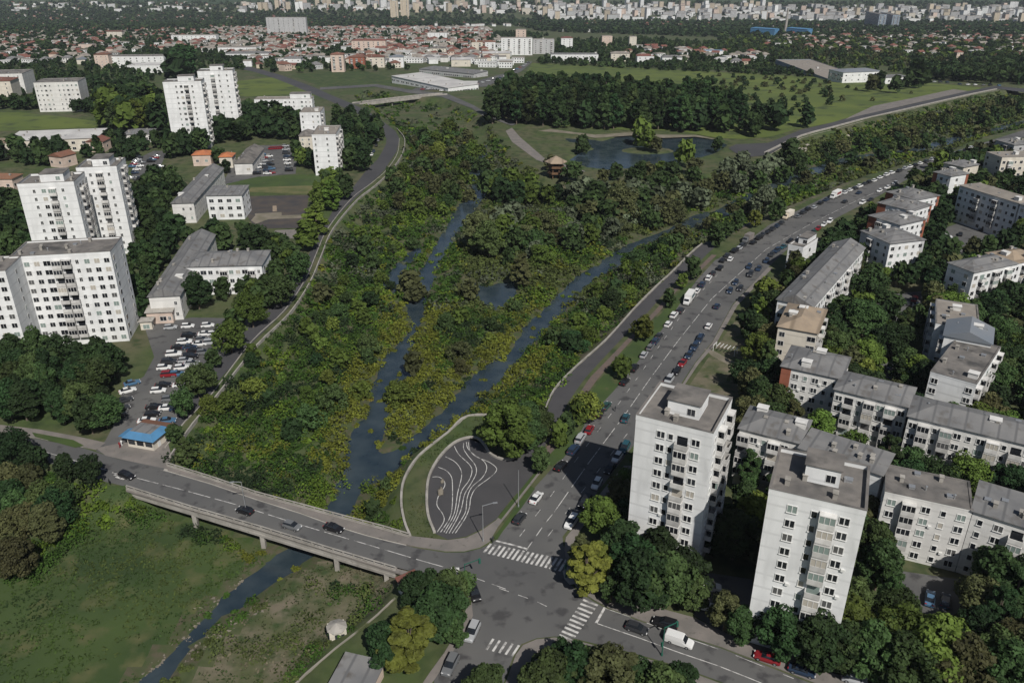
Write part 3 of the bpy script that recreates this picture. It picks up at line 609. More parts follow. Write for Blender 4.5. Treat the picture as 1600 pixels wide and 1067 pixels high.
building('tower_block','tall white tower block casting its shadow on the avenue',(993.7,653),(1113.7,682.5),(1153.7,629),31.5,11,front=twf,side=[(.18,'s'),(.4,'b'),(.62,'w'),(.85,'b')],pent=(.32,.74,.30,.75,3.0),cat='tower block',group='white tower blocks',clutter=4,parapet=.8)
building('tower_block','tall white tower block at lower right, nearest to the camera',(1201,769),(1353,804),(1386,740),31.5,11,front=[(.27,'w'),(.50,'s'),(.64,'b'),(.81,'w')],side=[(.18,'s'),(.4,'b'),(.62,'w'),(.85,'b')],pent=(.33,.70,.42,.80,3.2),cat='tower block',group='white tower blocks',clutter=4,parapet=.8)
B5=lambda lab,A,B,C,**k: building('apartment_block',lab,A,B,C,k.pop('H',14.5),k.pop('fl',5),group=g5,**{**dict(roof='hip',roofm='metal_roof'),**k})
B5('grey roofed five storey block between the two white towers',(1156,669),(1252,693),(1280,650),wallm='white2',front='bwsbws',D=10.5)
B5('low slab with patched grey metal roof directly behind the lower right tower',(1250,700),(1378,742),(1391,717),D=8,front='',roof='mono')
B5('pale block with dark bitumen roof right of the lower right tower',(1383,768),(1520,798),(1530,768),wallm='white2',roof='flat',roofm='bitumen',parapet=.15,D=10)
B5('pale block with blue grey roof cut by the right picture edge',(1521,798),(1640,835),(1650,800),wallm='white2',roof='mono',D=10)
B5('white block with red end walls and hipped grey roof near the lawn',(1222,572),(1315,592),(1335,557),wallm='white2',endm='redw',endw=2.3,front='-wswsw',D=13)
B5('white block with grey metal roof and closed balconies beside the red ended block',(1305,608),(1419,636),(1437,608),wallm='white2',front='wbsbwbw',D=10.5)
B5('long white block with grey roof running out of the right picture edge',(1420,650),(1640,703),(1650,668),wallm='white2',front='wbsbwswbsbws',D=10.5)
B5('block with brown grey roof and closed balconies down its long right side',(1454,581),(1526,601),(1552,540),wallm='white',roofm='bitumen',front='w--w',side='*bw',roof='flat',parapet=.2)
B5('taller block with gabled blue grey roof in the middle of its row',(1476,524),(1549,538),(1558,515),H=15.6,roof='gable',roofm='dkblue_roof',front='',side='*bw')
B5('far end block with brown felt roof behind the gabled one',(1462,506),(1531,517),(1539,479),roof='flat',roofm='bitumen_light',front='',side='*bw',parapet=.2)
B5('very long slab with patched grey roof running up beside the avenue',(1215,468),(1270,480),(1345,387),wallm='white',roofm='metal_roof',front='w--w',side='*wbws',roof='gable',clutter=14)
B5('block with tan felt roof in front of the very long slab',(1216,510),(1277,521),(1300,486),wallm='cream',roof='hip',roofm='tan_roof',front='w--l',side='*bw')
building('stair_tower','small narrow white three storey house alone beside the avenue',(1232,383),(1255,388),(1266,371),11,3,wallm='white',front='ws',side='w',clutter=1,pent=(.35,.95,.3,.9,2.5),cat='house')
rl=['nearest','second','third','farthest']
for i,(A,B,C) in enumerate([((1346,361),(1391,381),(1441,367)),((1358,337),(1407,352),(1452,341)),((1372,317),(1425,330),(1463,324)),((1385,300),(1431,313),(1471,303))]):
    B5(rl[i]+' of the four staggered blocks with red brown end walls',A,B,C,wallm='white',endm='redw' if i else 'greyw',endw=3.6,front='-bws',roof='hip',roofm='metal_roof',D=15,side='*ws')
B5('long shaded white block with pale roof behind the court of parked cars',(1500,290),(1592,318),(1602,302),wallm='white',front='wswbwsbwsw',D=11,roofm='bitumen_light',H=16,fl=5)
B5('pale block with grey roof cut by the right edge beyond the parked cars',(1594,319),(1660,340),(1670,325),D=11,roofm='metal_roof',H=16)
B5('small block with red left end wall beyond the big dark tree',(1459,269),(1486,276),(1506,268),endm='redw',endw=2.2,front='-ws',D=12)
B5('yellowish low block with pale roof near the far end of the avenue',(1475,255),(1506,262),(1521,252),wallm='cream',front='ws',D=12,H=13)
B5('cream five storey block with flat roof at the upper right edge',(1541,238),(1566,247),(1610,239),wallm='cream',H=16.5,roof='flat',roofm='bitumen_light',front='w-w',side='*wbsw',parapet=.2)
B5('dark small block behind the cream one at the upper right edge',(1556,219),(1585,227),(1602,220),wallm='greyw',D=12,H=12,fl=4)
B5('grey roofed block right of the dense trees, half hidden by them',(1482,411),(1522,426),(1578,408),front='ww',D=None,side='*wb')
B5('tan roofed block joined behind the half hidden grey roofed one',(1541,396),(1585,412),(1640,394),roofm='tan_roof',front='ww',D=14)
# ---- left bank
gl='white tower blocks'
lt=[(.27,'s'),(.44,'w'),(.60,'b'),(.78,'s')]
building('tower_block','white left tower behind the long ten storey slab, nearer of its pair',(27,291),(115,289),(130,262),33,11,az=79,front=lt,side=[(.2,'s'),(.45,'b'),(.7,'b'),(.9,'s')],D=14.5,pent=(.36,.78,.25,.8,3),cat='tower block',group=gl,clutter=4,parapet=.8,lod=2)
building('tower_block','white left tower partly shaded by its neighbour, farther of its pair',(119,265.5),(182,263),(195,241),34,11,az=79,front=[(.32,'s'),(.55,'b'),(.78,'s')],side=[(.2,'s'),(.45,'b'),(.7,'b'),(.9,'s')],D=14.5,pent=(.35,.78,.25,.8,3),cat='tower block',group=gl,clutter=3,parapet=.8,lod=2)
building('tower_block','white twin tower among trees, left and nearer one with blank left part',(254,130),(314,125),(322,118),38.5,12,az=79,front=[(.33,'s'),(.46,'w'),(.60,'b'),(.75,'s')],side=[(.3,'b'),(.7,'b')],D=13,pent=(.38,.80,.2,.7,3.2),cat='tower block',group=gl,clutter=2,lod=2)
building('tower_block','white twin tower among trees, right and farther one',(308,113),(363,113),(369,106),40,12,az=79,front=[(.42,'b'),(.60,'s'),(.82,'s')],side=[(.3,'b'),(.7,'b')],D=13,pent=(.35,.72,.2,.7,3.2),cat='tower block',group=gl,clutter=2,lod=2)
building('slab_block','long white ten storey slab at the left, full of windows',(15,404),(172,397),(183,370),28.5,10,az=80,front='wwwdbbswww',side='w-s',D=14,cat='apartment block',clutter=7,parapet=.5,lod=2)
building('slab_block','white ten storey wing cut by the left picture edge',(-100,432),(8,418),(20,404),28.5,10,az=80,front='wwswww',side='-s-',D=13,cat='apartment block',clutter=2,lod=2)
GS='long low grey roofed buildings left of the riverside road'
building('school_building','long grey roofed low building with pale gable end by the car park',(232,464),(280,464),(317,362),8.5,2,wallm='white2',roof='gable',roofm='metal_roof',front='--s',side='*s-',az=82,D=62,cat='school building',clutter=8,obj='school_building')
building('school_building','three storey white building with grey roof beside the riverside trees',(289,417),(408,409),(407,383),10.5,3,wallm='white',roof='hip',roofm='metal_roof',front='ssdwsbwwdbs',side='w-',az=86,D=15,cat='school building',clutter=6)
building('school_building','second long grey roofed building beyond the round trees, upper one',(268,318),(302,312),(323,256),9,2,wallm='white2',roof='gable',roofm='metal_roof',front='-ss',az=84,D=62,side='*s-',cat='school building',clutter=7)
building('school_building','white three storey building with tall windows beside the dark sports court',(322,306),(377,304),(377,290),11,3,wallm='white',roof='mono',roofm='metal_roof',front='dddd',az=86,D=14,cat='school building',clutter=3)
building('shed','low pale entrance shed in front of the gable end by the car park',(228,489),(268,486),(272,478),4,1,wallm='pink',roof='mono',roofm='concrete',front='s-ds',D=5,az=82,cat='shed',clutter=0)
building('guard_hut','tiny pale guard hut beside the car park entrance shed',(218,503),(236,500),(238,495),2.8,1,wallm='cream',roof='hip',roofm='concrete',front='d',D=3,az=82,cat='hut',clutter=0)
building('warehouse','very long pale roofed hall at the left edge beside a green field',(8,221),(150,210),(170,196),7.5,2,wallm='cream',roof='mono',roofm='white_roof',front='*d-',D=26,az=79,cat='warehouse',clutter=5)
building('villa','round tan roofed annex at the left end of the long hall',(-25,228),(18,222),(26,212),9,2,wallm='cream',roof='hip',roofm='tan_roof',front='wws',D=14,cat='house',clutter=1)
building('workshop','low dark grey roofed workshop beside the twin towers',(192,211),(235,209),(238,203),5,1,wallm='white2',roof='hip',roofm='metal_roof',front='wdw',D=16,az=80,cat='workshop',clutter=2)
building('house','brick red roofed house in front of the long pale hall',(134,222),(160,222),(168,212),6,1,wallm='pink',roof='gable',roofm='red_roof',front='ww',D=10,cat='house',clutter=1)
building('house','rusty red roofed house behind the left towers',(95,246),(118,240),(122,232),6,1,wallm='pink',roof='gable',roofm='red_roof',front='w',D=9,cat='house',clutter=1)
building('house','long red roofed house at the left picture edge',(-30,280),(18,280),(34,274),6,1,wallm='pink',roof='hip',roofm='red_roof',front='www',D=10,cat='house',clutter=1)
building('house','orange roofed house partly behind a round tree',(300,243),(328,242),(332,236),6,1,wallm='pink',roof='hip',roofm='orange_roof',front='ww',D=10,az=84,cat='house',clutter=1)
building('house','bright orange pyramid roofed house beside the big brown hall',(342,246),(362,246),(364,237),6,1,wallm='cream',roof='hip',roofm='orange_roof',front='ww',D=9,az=84,cat='house',clutter=1)
building('hall','big brown grey roofed hall left of the crowded car park',(366,256),(394,256),(396,228),6,1,wallm='white2',roof='gable',roofm='bitumen',front='-d',D=36,az=84,cat='hall',clutter=5)
building('apartment_block','narrow white five storey block left of the road curve',(487,211),(524,210),(519,187),21.5,7,wallm='white',roof='flat',roofm='bitumen_light',front='s-s-',side='*bw',az=86,D=24,parapet=.2,cat='apartment block',clutter=5)
building('apartment_block','white block behind the narrow one near the road curve',(468,176.5),(500,175),(500,165),20,6,wallm='white',roof='flat',roofm='bitumen_light',front='s-ss',side='bw',az=86,D=18,parapet=.2,cat='apartment block',clutter=3)
building('apartment_block','low annex with red brown roof beside the narrow white block',(467,213),(487,213),(487,202),9,3,wallm='cream',roof='hip',roofm='bitumen',front='ss',az=86,D=14,cat='annex',clutter=1)
building('apartment_block','long white low block with a raised end, in front of the green field',(397,156),(487,152),(487,147),10,3,wallm='white',roof='flat',roofm='bitumen_light',front='*ss-w',D=12,az=85,pent=(.62,.97,.1,.8,3.5),cat='apartment block',clutter=3,parapet=.2)
# far middle ground, each with its own look
FARB=[('six storey cream block with dark side beside the field at left',(52,130),(121,133),(165,124),21,6,'white2','flat','bitumen','ssws-sswsw',22,79),
('pale six storey block at the left edge behind trees',(-25,117),(34,119),(46,114),17,6,'white2','flat','bitumen','ssss',30,79),
('red roofed pale block at the left picture edge',(-30,128),(15,130),(26,124),17,5,'cream','hip','red_roof','sss',20,79),
('long white four storey building near the top of the twin towers',(267,56),(337,62),(350,55),13,4,'white','flat','bitumen_light','wwwwwwwwww',18,88),
('white flat roofed office complex right of the long white building',(340,75),(400,80),(410,74),10,3,'white','flat','bitumen_light','wwwwww',22,88),
('white stepped villa block beside the far road',(352,84),(420,90),(430,84),8,2,'white','hip','metal_roof','wwwww',16,88),
('peach tower house left of the white complex',(146,86),(168,85),(172,80),16,5,'pink','hip','red_roof','sss',16,84),
('long white school complex behind the red roofed villas',(170,89),(255,92),(262,85),13,4,'white','flat','bitumen','wwswwswws',20,86),
('white curved roofed hall in front of the school complex',(198,103),(252,104),(258,98),8,2,'white','flat','white_roof','wwww',24,86),
('cream five storey block far left beyond gardens',(166,50),(190,50),(194,46),16,5,'cream','hip','red_roof','ssss',14,88),
('pink white block at far left gardens',(122,70),(144,72),(148,67),11,4,'pink','flat','bitumen','sss',14,88),
('peach apartment house with red roof facing the plain',(549,64),(602,63),(603,58),17,5,'pink','hip','red_roof','wbwbwbw',14,90),
('long grey nine storey slab with tower bays at upper left',(415,28),(477,29),(478,25),38,11,'greyw','flat','bitumen_light','wwbwwbww',14,90),
('tall red roofed orange house near the far meadow',(516,86),(536,86),(541,80),19,5,'pink','hip','red_roof','bb',14,86),
('wide red roofed villa with pink walls near the far meadow',(545,90),(569,90),(571,84),13,4,'redw','hip','red_roof','bbw',14,86),
('red roofed white villa next to the pink walled one',(575,90),(600,90),(603,84),12,3,'cream','hip','red_roof','bww',14,86),
('slate roofed white house behind the long retail hall',(608,90),(630,90),(636,84),12,3,'white','hip','dkblue_roof','ww',14,86),
('dark roofed white villa beside the far road bend',(443,92),(470,94),(474,88),11,3,'white','hip','metal_roof','bww',14,86),
('white apartment complex with balconies behind the market, left part',(783,60),(832,62),(836,56),24,8,'white','flat','bitumen_light','wbwbwb',14,90),
('white apartment complex behind the market, right part',(833,62),(866,62),(868,57),21,7,'greyw','flat','bitumen_light','wbwb',14,90),
('pink topped tower behind the white apartment complex',(806,47),(822,47),(824,43),32,9,'pink','flat','bitumen_light','ww',14,90),
('white six storey house right of the white complex',(877,60),(895,60),(896,56),18,6,'white','hip','red_roof','ww',14,90),
('pink six storey house beyond the white low hall',(941,57),(957,57),(959,53),16,5,'pink','flat','bitumen_light','ss',14,90),
('narrow white pink house right of the pink six storey one',(984,58),(995,58),(997,54),18,6,'cream','flat','bitumen_light','s',14,90),
('long white low hall with glazed band at the top of the meadow',(861,86),(935,86),(938,81),9,2,'white','flat','metal_roof','wwwwwwww',20,90),
('white villa with dome like roof above the meadow',(955,84),(984,85),(986,80),10,3,'cream','hip','bitumen_light','www',14,90),
('red roofed villa above the meadow',(996,88),(1022,89),(1024,82),9,2,'white','hip','red_roof','www',14,90),
('slate roofed villa above the meadow',(1035,90),(1066,91),(1070,85),8,2,'white','hip','metal_roof','www',14,90),
('small white hall with green band far right of the meadow',(1101,80),(1131,81),(1133,77),8,2,'white','flat','blue_roof','ww',14,90),
('white blocks beside the peach apartment house',(737,66),(754,66),(756,61),16,5,'cream','hip','red_roof','wb',14,90),
('white pink block right of the peach ones beyond the market',(758,66),(774,66),(775,61),16,5,'white','hip','red_roof','wb',14,90),
('white terraced office block in the upper middle',(668,52),(698,53),(700,49),14,4,'white','flat','bitumen_light','wwww',14,90),
('cream hall with low roof behind the market',(754,84),(797,87),(799,82),9,2,'cream','mono','white_roof','www',20,88),
('pale shed roofed hall behind the long retail hall',(705,94),(735,96),(738,91),8,1,'cream','mono','white_roof','ww',20,88),
('green grey roofed house above the retail hall',(671,76),(697,78),(700,72),10,3,'cream','hip','bitumen','www',14,88)]
for (lab,A,B,C,H,fl,wm,rf,rm,fr,D_,az) in FARB:
    building('block',lab,A,B,C,H,fl,wallm=wm,roof=rf,roofm=rm,front=fr,side='',D=D_,az=az,cat='building',clutter=2,lod=2,parapet=.2)
building('retail_hall','long white roofed retail hall with glazed band above the far bridge',(612,119),(700,131),(757,121),7,1,wallm='white',roof='mono',roofm='white_roof',front='*dd-',side='*d',D=34,cat='retail hall',clutter=8,lod=2)
building('retail_hall','dark roofed low hall behind the long white retail hall',(655,108),(740,113),(770,107),6,1,wallm='greyw',roof='mono',roofm='metal_roof',front='*d',D=26,cat='retail hall',clutter=6,lod=2)
building('retail_hall','small red and white market stall hall beside the crossroads',(705,131),(745,131),(748,127),4,1,wallm='redw',roof='mono',roofm='white_roof',front='dd',D=12,cat='market hall',clutter=1,lod=2)
building('retail_hall','long blue grey industrial hall above the meadow',(1212,94),(1318,116),(1340,106),9,1,wallm='bluew',roof='flat',roofm='bitumen_light',front='*d-',D=44,cat='factory hall',clutter=14,lod=2)
building('office_building','white two storey office with blue roof at the end of the long hall',(1318,114),(1378,113),(1388,108),10,2,wallm='white',roof='hip',roofm='dkblue_roof',front='wswsws',D=24,az=75,cat='office building',clutter=2,lod=2)
building('retail_hall','white annex with small tower right of the blue roofed office',(1384,122),(1420,121),(1425,117),6,1,wallm='white',roof='mono',roofm='metal_roof',front='d-d',D=14,az=75,cat='annex',clutter=2,lod=2)
building('factory_hall','bright blue factory hall far off, left half',(1173,44),(1211,45),(1214,41),17,1,wallm='bluew',roof='mono',roofm='blue_roof',front='',endm='blue_roof',D=20,cat='factory hall',clutter=0,lod=2)
building('factory_hall','bright blue factory hall far off, right half',(1229,44),(1262,45),(1264,41),17,1,wallm='bluew',roof='mono',roofm='blue_roof',front='',endm='blue_roof',D=20,cat='factory hall',clutter=0,lod=2)
for o_ in [o for o in COL.objects if 'bright blue' in str(o.get('label',''))]:
    for c in o_.children:
        if c.name.startswith('wall'): c.data.materials[0]=M['blue_roof']
def chimney(u,v,h,r,lab):
    x,y,z=at(u,v); mb=MB(); mb.cyl(0,0,0,h,r,r*.6,12); t=mb.build('chimney_stack',M['concrete']); t.location=(x,y,z); tag(t,lab,'chimney')
chimney(1226,56,58,3.4,'tall pale factory chimney between the two blue factory halls')
building('tower_block','dark glass twin office block in the far city, left one',(1353,19),(1375,20),(1377,17),42,11,wallm='bluew',roofm='bitumen',front='*l',D=20,cat='office building',clutter=0,lod=2)
building('tower_block','dark glass twin office block in the far city, right one',(1376,20),(1396,21),(1398,18),40,11,wallm='bluew',roofm='bitumen',front='*l',D=20,cat='office building',clutter=0,lod=2)
building('tower_block','tan high rise in the far city left of its twin',(609,2),(621,2),(622,0),62,16,wallm='tan',front='wb',D=16,cat='tower block',clutter=0,lod=2)
building('tower_block','tan high rise in the far city right of its twin',(625,0),(638,0),(639,-2),64,16,wallm='tan',front='wb',D=16,cat='tower block',clutter=0,lod=2)
# ---- small buildings near the camera
def kiosk(u,v,wd,dp,h,az,lab,wallm,roofm,canopy=True):
    x,y,z=at(u,v); t=thing('kiosk',(x,y,0),-R(az-90),lab,'kiosk'); FP.append([(x-wd,y-dp),(x+wd,y-dp),(x+wd,y+dp+3),(x-wd,y+dp+3)])
    mb=MB(); mb.box(-wd/2,wd/2,0,dp,-.1,h); mb.build('wall',M[wallm],t)
    mb=MB(); a,b=wd/2+.8,.8; k=1.5
    mb.add([(-a,-b,h),(a,-b,h),(a,dp+b,h),(-a,dp+b,h),(-a+k,-b+k,h+1.3),(a-k,-b+k,h+1.3),(a-k,dp+b-k,h+1.3),(-a+k,dp+b-k,h+1.3)],[(0,3,2,1),(0,1,5,4),(1,2,6,5),(2,3,7,6),(3,0,4,7)]); mb.build('roof_skirt',M[roofm],t)
    mb=MB(); mb.box(-a+k,a-k,-b+k,dp+b-k,h+1.2,h+1.32); mb.build('flat_roof',M['metal_roof'],t)
    for i in range(3):
        mb=MB(); xx=-wd/2+(i+.5)*wd/3; mb.box(xx-wd*.13,xx+wd*.13,-.06,.05,.9,2.2); mb.build('window',M['glass'],t)
    mb=MB(); mb.box(wd/2-.02,wd/2+.05,dp*.3,dp*.3+1,0,2.1); mb.build('door',M['frame'],t)
    if canopy: mb=MB(); mb.add([(-wd/2-2.6,.2,h-.6),(-wd/2,0,h-.1),(-wd/2,dp*.8,h-.1),(-wd/2-2.6,dp*.7,h-.6),(-wd/2-2.6,.2,h-.5),(-wd/2,0,h),(-wd/2,dp*.8,h),(-wd/2-2.6,dp*.7,h-.5)],[(0,3,2,1),(4,5,6,7),(0,1,5,4),(1,2,6,5),(2,3,7,6),(3,0,4,7)]); mb.build('awning',M['blue_roof'],t)
    return t
kiosk(221,701,7.2,5.5,2.9,105,'flat topped kiosk with bright blue sloping roof edge by the car park','cream','blue_roof')
x,y,_=at(246,676); mb=MB(); mb.box(-4.5,4.5,-1.6,1.6,2.3,2.45); 
t=thing('market_stall',(x,y,0),-R(15),'low red roofed stall behind the blue roofed kiosk','stall'); mb.build('roof',M['red_roof'],t)
for sx in(-4.3,4.3):
    for sy in(-1.4,1.4): m_=MB(); m_.cyl(sx,sy,0,2.3,.06,n=6); m_.build('post',M['steel'],t)
mb=MB(); mb.box(-4.2,4.2,.9,1.3,0,1.1); mb.build('counter',M['wood'],t)
def hut(u,v,lab):
    x,y,z=at(u,v,-VD); z=tz(x,y); t=thing('hut',(x,y,z-.1),R(20),lab,'hut')
    mb=MB(); mb.box(-1.5,1.5,-1.4,1.4,0,2.4); mb.build('wall',M['cream'],t)
    mb=MB(); n=8; a=[(1.9*math.cos(2*math.pi*(i+.5)/n),1.9*math.sin(2*math.pi*(i+.5)/n)) for i in range(n)]
    mb.add([(p[0],p[1],2.35) for p in a]+[(p[0],p[1],2.5) for p in a]+[(0,0,3.3)],[(i,(i+1)%n,(i+1)%n+n,i+n) for i in range(n)]+[(i+n,(i+1)%n+n,2*n) for i in range(n)]+[tuple(range(n-1,-1,-1))]); mb.build('roof',M['concrete'],t)
    mb=MB(); mb.box(-.6,.1,-1.45,-1.3,.0,1.9); mb.build('door',M['glass'],t)
    mb=MB(); mb.box(.5,1.1,-1.45,-1.3,.9,1.7); mb.build('window',M['glass'],t)
hut(530,1012,'small pale hut with faceted concrete roof on the rough bank')
x,y,_=at(640,925); t=thing('snack_kiosk',(x,y,0),R(35),'little kiosk with red sheet roof below the bridge pavement','kiosk')
mb=MB(); mb.box(-1.6,1.8,-1.4,1.4,-3.5,2.6); mb.build('wall',M['white2'],t)
mb=MB(); mb.add([(-2,-1.9,2.5),(2.2,-1.9,2.5),(2.2,1.8,3.1),(-2,1.8,3.1),(-2,-1.9,2.65),(2.2,-1.9,2.65),(2.2,1.8,3.25),(-2,1.8,3.25)],[(0,3,2,1),(4,5,6,7),(0,1,5,4),(1,2,6,5),(2,3,7,6),(3,0,4,7)]); mb.build('roof',M['red_roof'],t)
mb=MB(); mb.box(-.9,.9,-1.46,-1.38,.9,2.0); mb.build('serving_hatch',M['glass'],t)
building('garage','pale sheet roofed low garage cut by the bottom picture edge',(512,1078),(570,1092),(588,1045),3.5,1,wallm='pink',roof='mono',roofm='metal_roof',front='',side='s',D=7,z0=-1.,cat='garage',clutter=0)
# wooden lookout
x,y,_=at(868,277); t=thing('lookout_tower',(x,y,float(zg(y))),0,'brown wooden lookout tower with wide shingled roof by the pond','lookout tower'); FP.append([(x-8,y-8),(x+8,y-8),(x+8,y+8),(x-8,y+8)])
for i in range(6):
    a=math.pi*2*i/6; m_=MB(); m_.cyl(3.2*math.cos(a),3.2*math.sin(a),0,8.2,.28,n=6); m_.build('post',M['wood'],t)
for z in (2.2,5.2):
    m_=MB(); m_.cyl(0,0,z,z+.3,4.4,n=6); m_.build('platform',M['wood'],t)
    for i in range(6):
        a,b=math.pi*2*i/6,math.pi*2*(i+1)/6; m_=MB(); m_.obox((4.3*math.cos(a),4.3*math.sin(a)),(4.3*math.cos(b),4.3*math.sin(b)),.12,z+.3,z+1.2); m_.build('railing',M['wood'],t)
m_=MB(); m_.cyl(0,0,8.1,8.4,6.0,n=6); m_.cyl(0,0,8.4,11.2,5.9,.3,n=6); m_.build('roof',M['tan_roof'],t)
# ---------------------------------------------------------------- the near bridge
S=W([(197,765),(297,797),(407,829),(520,864),(617,893)]); N_=W([(262,727),(330,748),(400,772),(492,797),(536,809),(600,826),(640,838)])
t=thing('road_bridge',(0,0,0),0,'concrete road bridge with open parapets crossing the river bed','bridge')
mb=MB(); mb.prism(S+N_[::-1],-1.3,-.02); mb.build('deck',M['concrete'],t)
def parapet(line,nm):
    mb=MB(); L=line; rail=MB()
    for a,b in zip(L[:-1],L[1:]):
        a,b=Vector(a),Vector(b); n=max(1,round((b-a).length/2.4))
        mb.obox(a,b,.22,.9,1.08); mb.obox(a,b,.16,.35,.5); mb.obox(a,b,.35,.0,.22)
        for i in range(n):
            p=a+(b-a)*i/n; d=(b-a).normalized()*.12; mb.obox(p-d,p+d,.26,.22,.9)
    mb.build(nm,M['concrete'],t)
parapet([tuple(Vector(p)+Vector((.1,.25))) for p in S],'parapet'); parapet([tuple(Vector(p)-Vector((0,.25))) for p in N_],'parapet')
mb=MB(); mb.obox(S[0],S[-1],.3,-1.5,-.9); mb.build('edge_beam',M['concrete'],t)
for (u,v),(u2,v2) in [((407,829),(440,785)),((523,865),(560,815)),((602,889),(628,835)),((300,798),(345,752))]:
    a,b=Vector(at(u,v)[:2]),Vector(at(u2,v2)[:2]); d=(b-a); b=a+d*.86; a=a+d*.04
    m_=MB(); m_.obox(a,b,.9,-2.1,-1.3)
    for k in (0,.33,.66,1): p=a+(b-a)*k; m_.box(p.x-.45,p.x+.45,p.y-.45,p.y+.45,-6,-1.3)
    m_.build('pier',M['concrete'],t)
BLOCK.append(S+N_[::-1])
# far bridge
t=thing('road_bridge',(0,0,0),0,'slim far bridge joining the riverside road to the market crossroads','bridge')
P=smooth_line(W([(556,163),(612,156),(662,150.5),(695,148)]),3); mb=MB(); strip_add(mb,P,9,-1.4,.22); mb.build('deck',M['concrete'],t); mb=MB(); strip_add(mb,P,7.5,.2,.26); mb.build('roadway',M['asphalt'],t)
for s in (-1,1):
    L_,R_=ribbon_pts(P,8.6); mb=MB(); strip_add(mb,(L_ if s>0 else R_),.25,.2,1.2); mb.build('railing',M['concrete'],t)
for k in (3,6): m_=MB(); p=P[k]; z=float(zg(p[1])); m_.box(p[0]-1,p[0]+1,p[1]-4,p[1]+4,z-6,z-1.4); m_.build('pier',M['concrete'],t)
# ---------------------------------------------------------------- lamps, signals, signs
def pole(u,v,h,arm,rz,lab,cat='street lamp',name='street_lamp',mt='steel',z=0.,grp=None):
    x,y,zz=at(u,v,z); t=thing(name,(x,y,zz+.05),rz,lab,cat,grp)
    m_=MB(); m_.cyl(0,0,0,h,.11,.07,8); m_.cyl(0,0,0,.5,.18,.18,8); m_.build('pole',M[mt],t)
    if arm:
        m_=MB(); m_.add(*_bar((0,0,h-.1),(arm,0,h+.35),.06)); m_.build('arm',M[mt],t)
        m_=MB(); m_.box(arm-.1,arm+.8,-.16,.16,h+.25,h+.42); m_.build('lamp_head',M['steel'],t)
    return t
def _bar(a,b,r):
    return ([(a[0],a[1]-r,a[2]-r),(a[0],a[1]+r,a[2]-r),(a[0],a[1]+r,a[2]+r),(a[0],a[1]-r,a[2]+r),(b[0],b[1]-r,b[2]-r),(b[0],b[1]+r,b[2]-r),(b[0],b[1]+r,b[2]+r),(b[0],b[1]-r,b[2]+r)],
        [(0,1,2,3),(7,6,5,4),(0,4,5,1),(1,5,6,2),(2,6,7,3),(3,7,4,0)])
pole(755,846,9,2.2,R(10),'tall steel lamp post with short arm at the plaza corner')
pole(810,792,9.5,0,0,'tall plain steel lamp post on the verge right of the plaza')
pole(385,801,8,1.5,R(200),'lamp post on the near side of the bridge beside a black car')
pole(711,908,2.6,0,0,'short post with a white sign by the side street corner','sign','road_sign')
def traffic(u,v,h,lab,arm=3.):
    t=pole(u,v,h,0,R(25),lab,'traffic light','traffic_light','green_steel')
    m_=MB(); m_.add(*_bar((0,0,h-.2),(arm,0,h),.06)); m_.build('arm',M['green_steel'],t)
    m_=MB(); m_.box(arm-.15,arm+.2,-.18,.18,h-1,h+.1); m_.build('signal_head',M['green_steel'],t)
    m_=MB(); m_.box(-.35,-.1,-.15,.15,2.2,3.1); m_.build('signal_head',M['green_steel'],t)
traffic(727,921,6.2,'green traffic light mast by the bridge end and side street'); traffic(1034,1024,6.5,'green traffic light mast rising from the bottom trees',2.5)
traffic(884,902,3.8,'small signal post on the pale corner of the avenue crossing',.8)
x,y,_=at(711,908); m_=MB(); m_.box(-.9,.9,-.05,.05,2.4,3.3); o=m_.build('sign_board',M['frame'],None,(x,y,.05)); 
o.parent=[q_ for q_ in COL.objects if q_.name.startswith('road_sign')][0]; o.location=(0,0,0)
# sculpture stones on the plaza
for u,v,s,lab in [(689,770,1.0,'brown rock like seat on the wavy lined plaza, larger one'),(691,753,.6,'small pale rock like seat on the wavy lined plaza')]:
    x,y,_=at(u,v); bm=bmesh.new(); bmesh.ops.create_icosphere(bm,subdivisions=2,radius=s)
    for v_ in bm.verts: v_.co=Vector((v_.co.x*.7,v_.co.y*1.3,v_.co.z*.8))*(1+.18*math.sin(v_.co.x*5+v_.co.y*3)); 
    me=bpy.data.meshes.new('rock_seat'); bm.to_mesh(me); bm.free(); me.materials.append(M['stone']); o=link(bpy.data.objects.new('rock_seat',me)); o.location=(x,y,.4*s); tag(o,lab,'seat')
# fence along walkway bridge etc: playground frames
x,y,_=at(1116,546); t=thing('pergola',(x,y,0),R(-35),'pale slatted bench frame on the lawn above the first tower','pergola')
for i in range(7): m_=MB(); m_.box(i*1.1,i*1.1+.15,-1.4,1.4,1.9,2.05); m_.build('slat',M['frame'],t)
for a in (0,6.6):
    for b in (-1.2,1.2): m_=MB(); m_.box(a,a+.14,b,b+.14,0,1.9); m_.build('post',M['frame'],t)
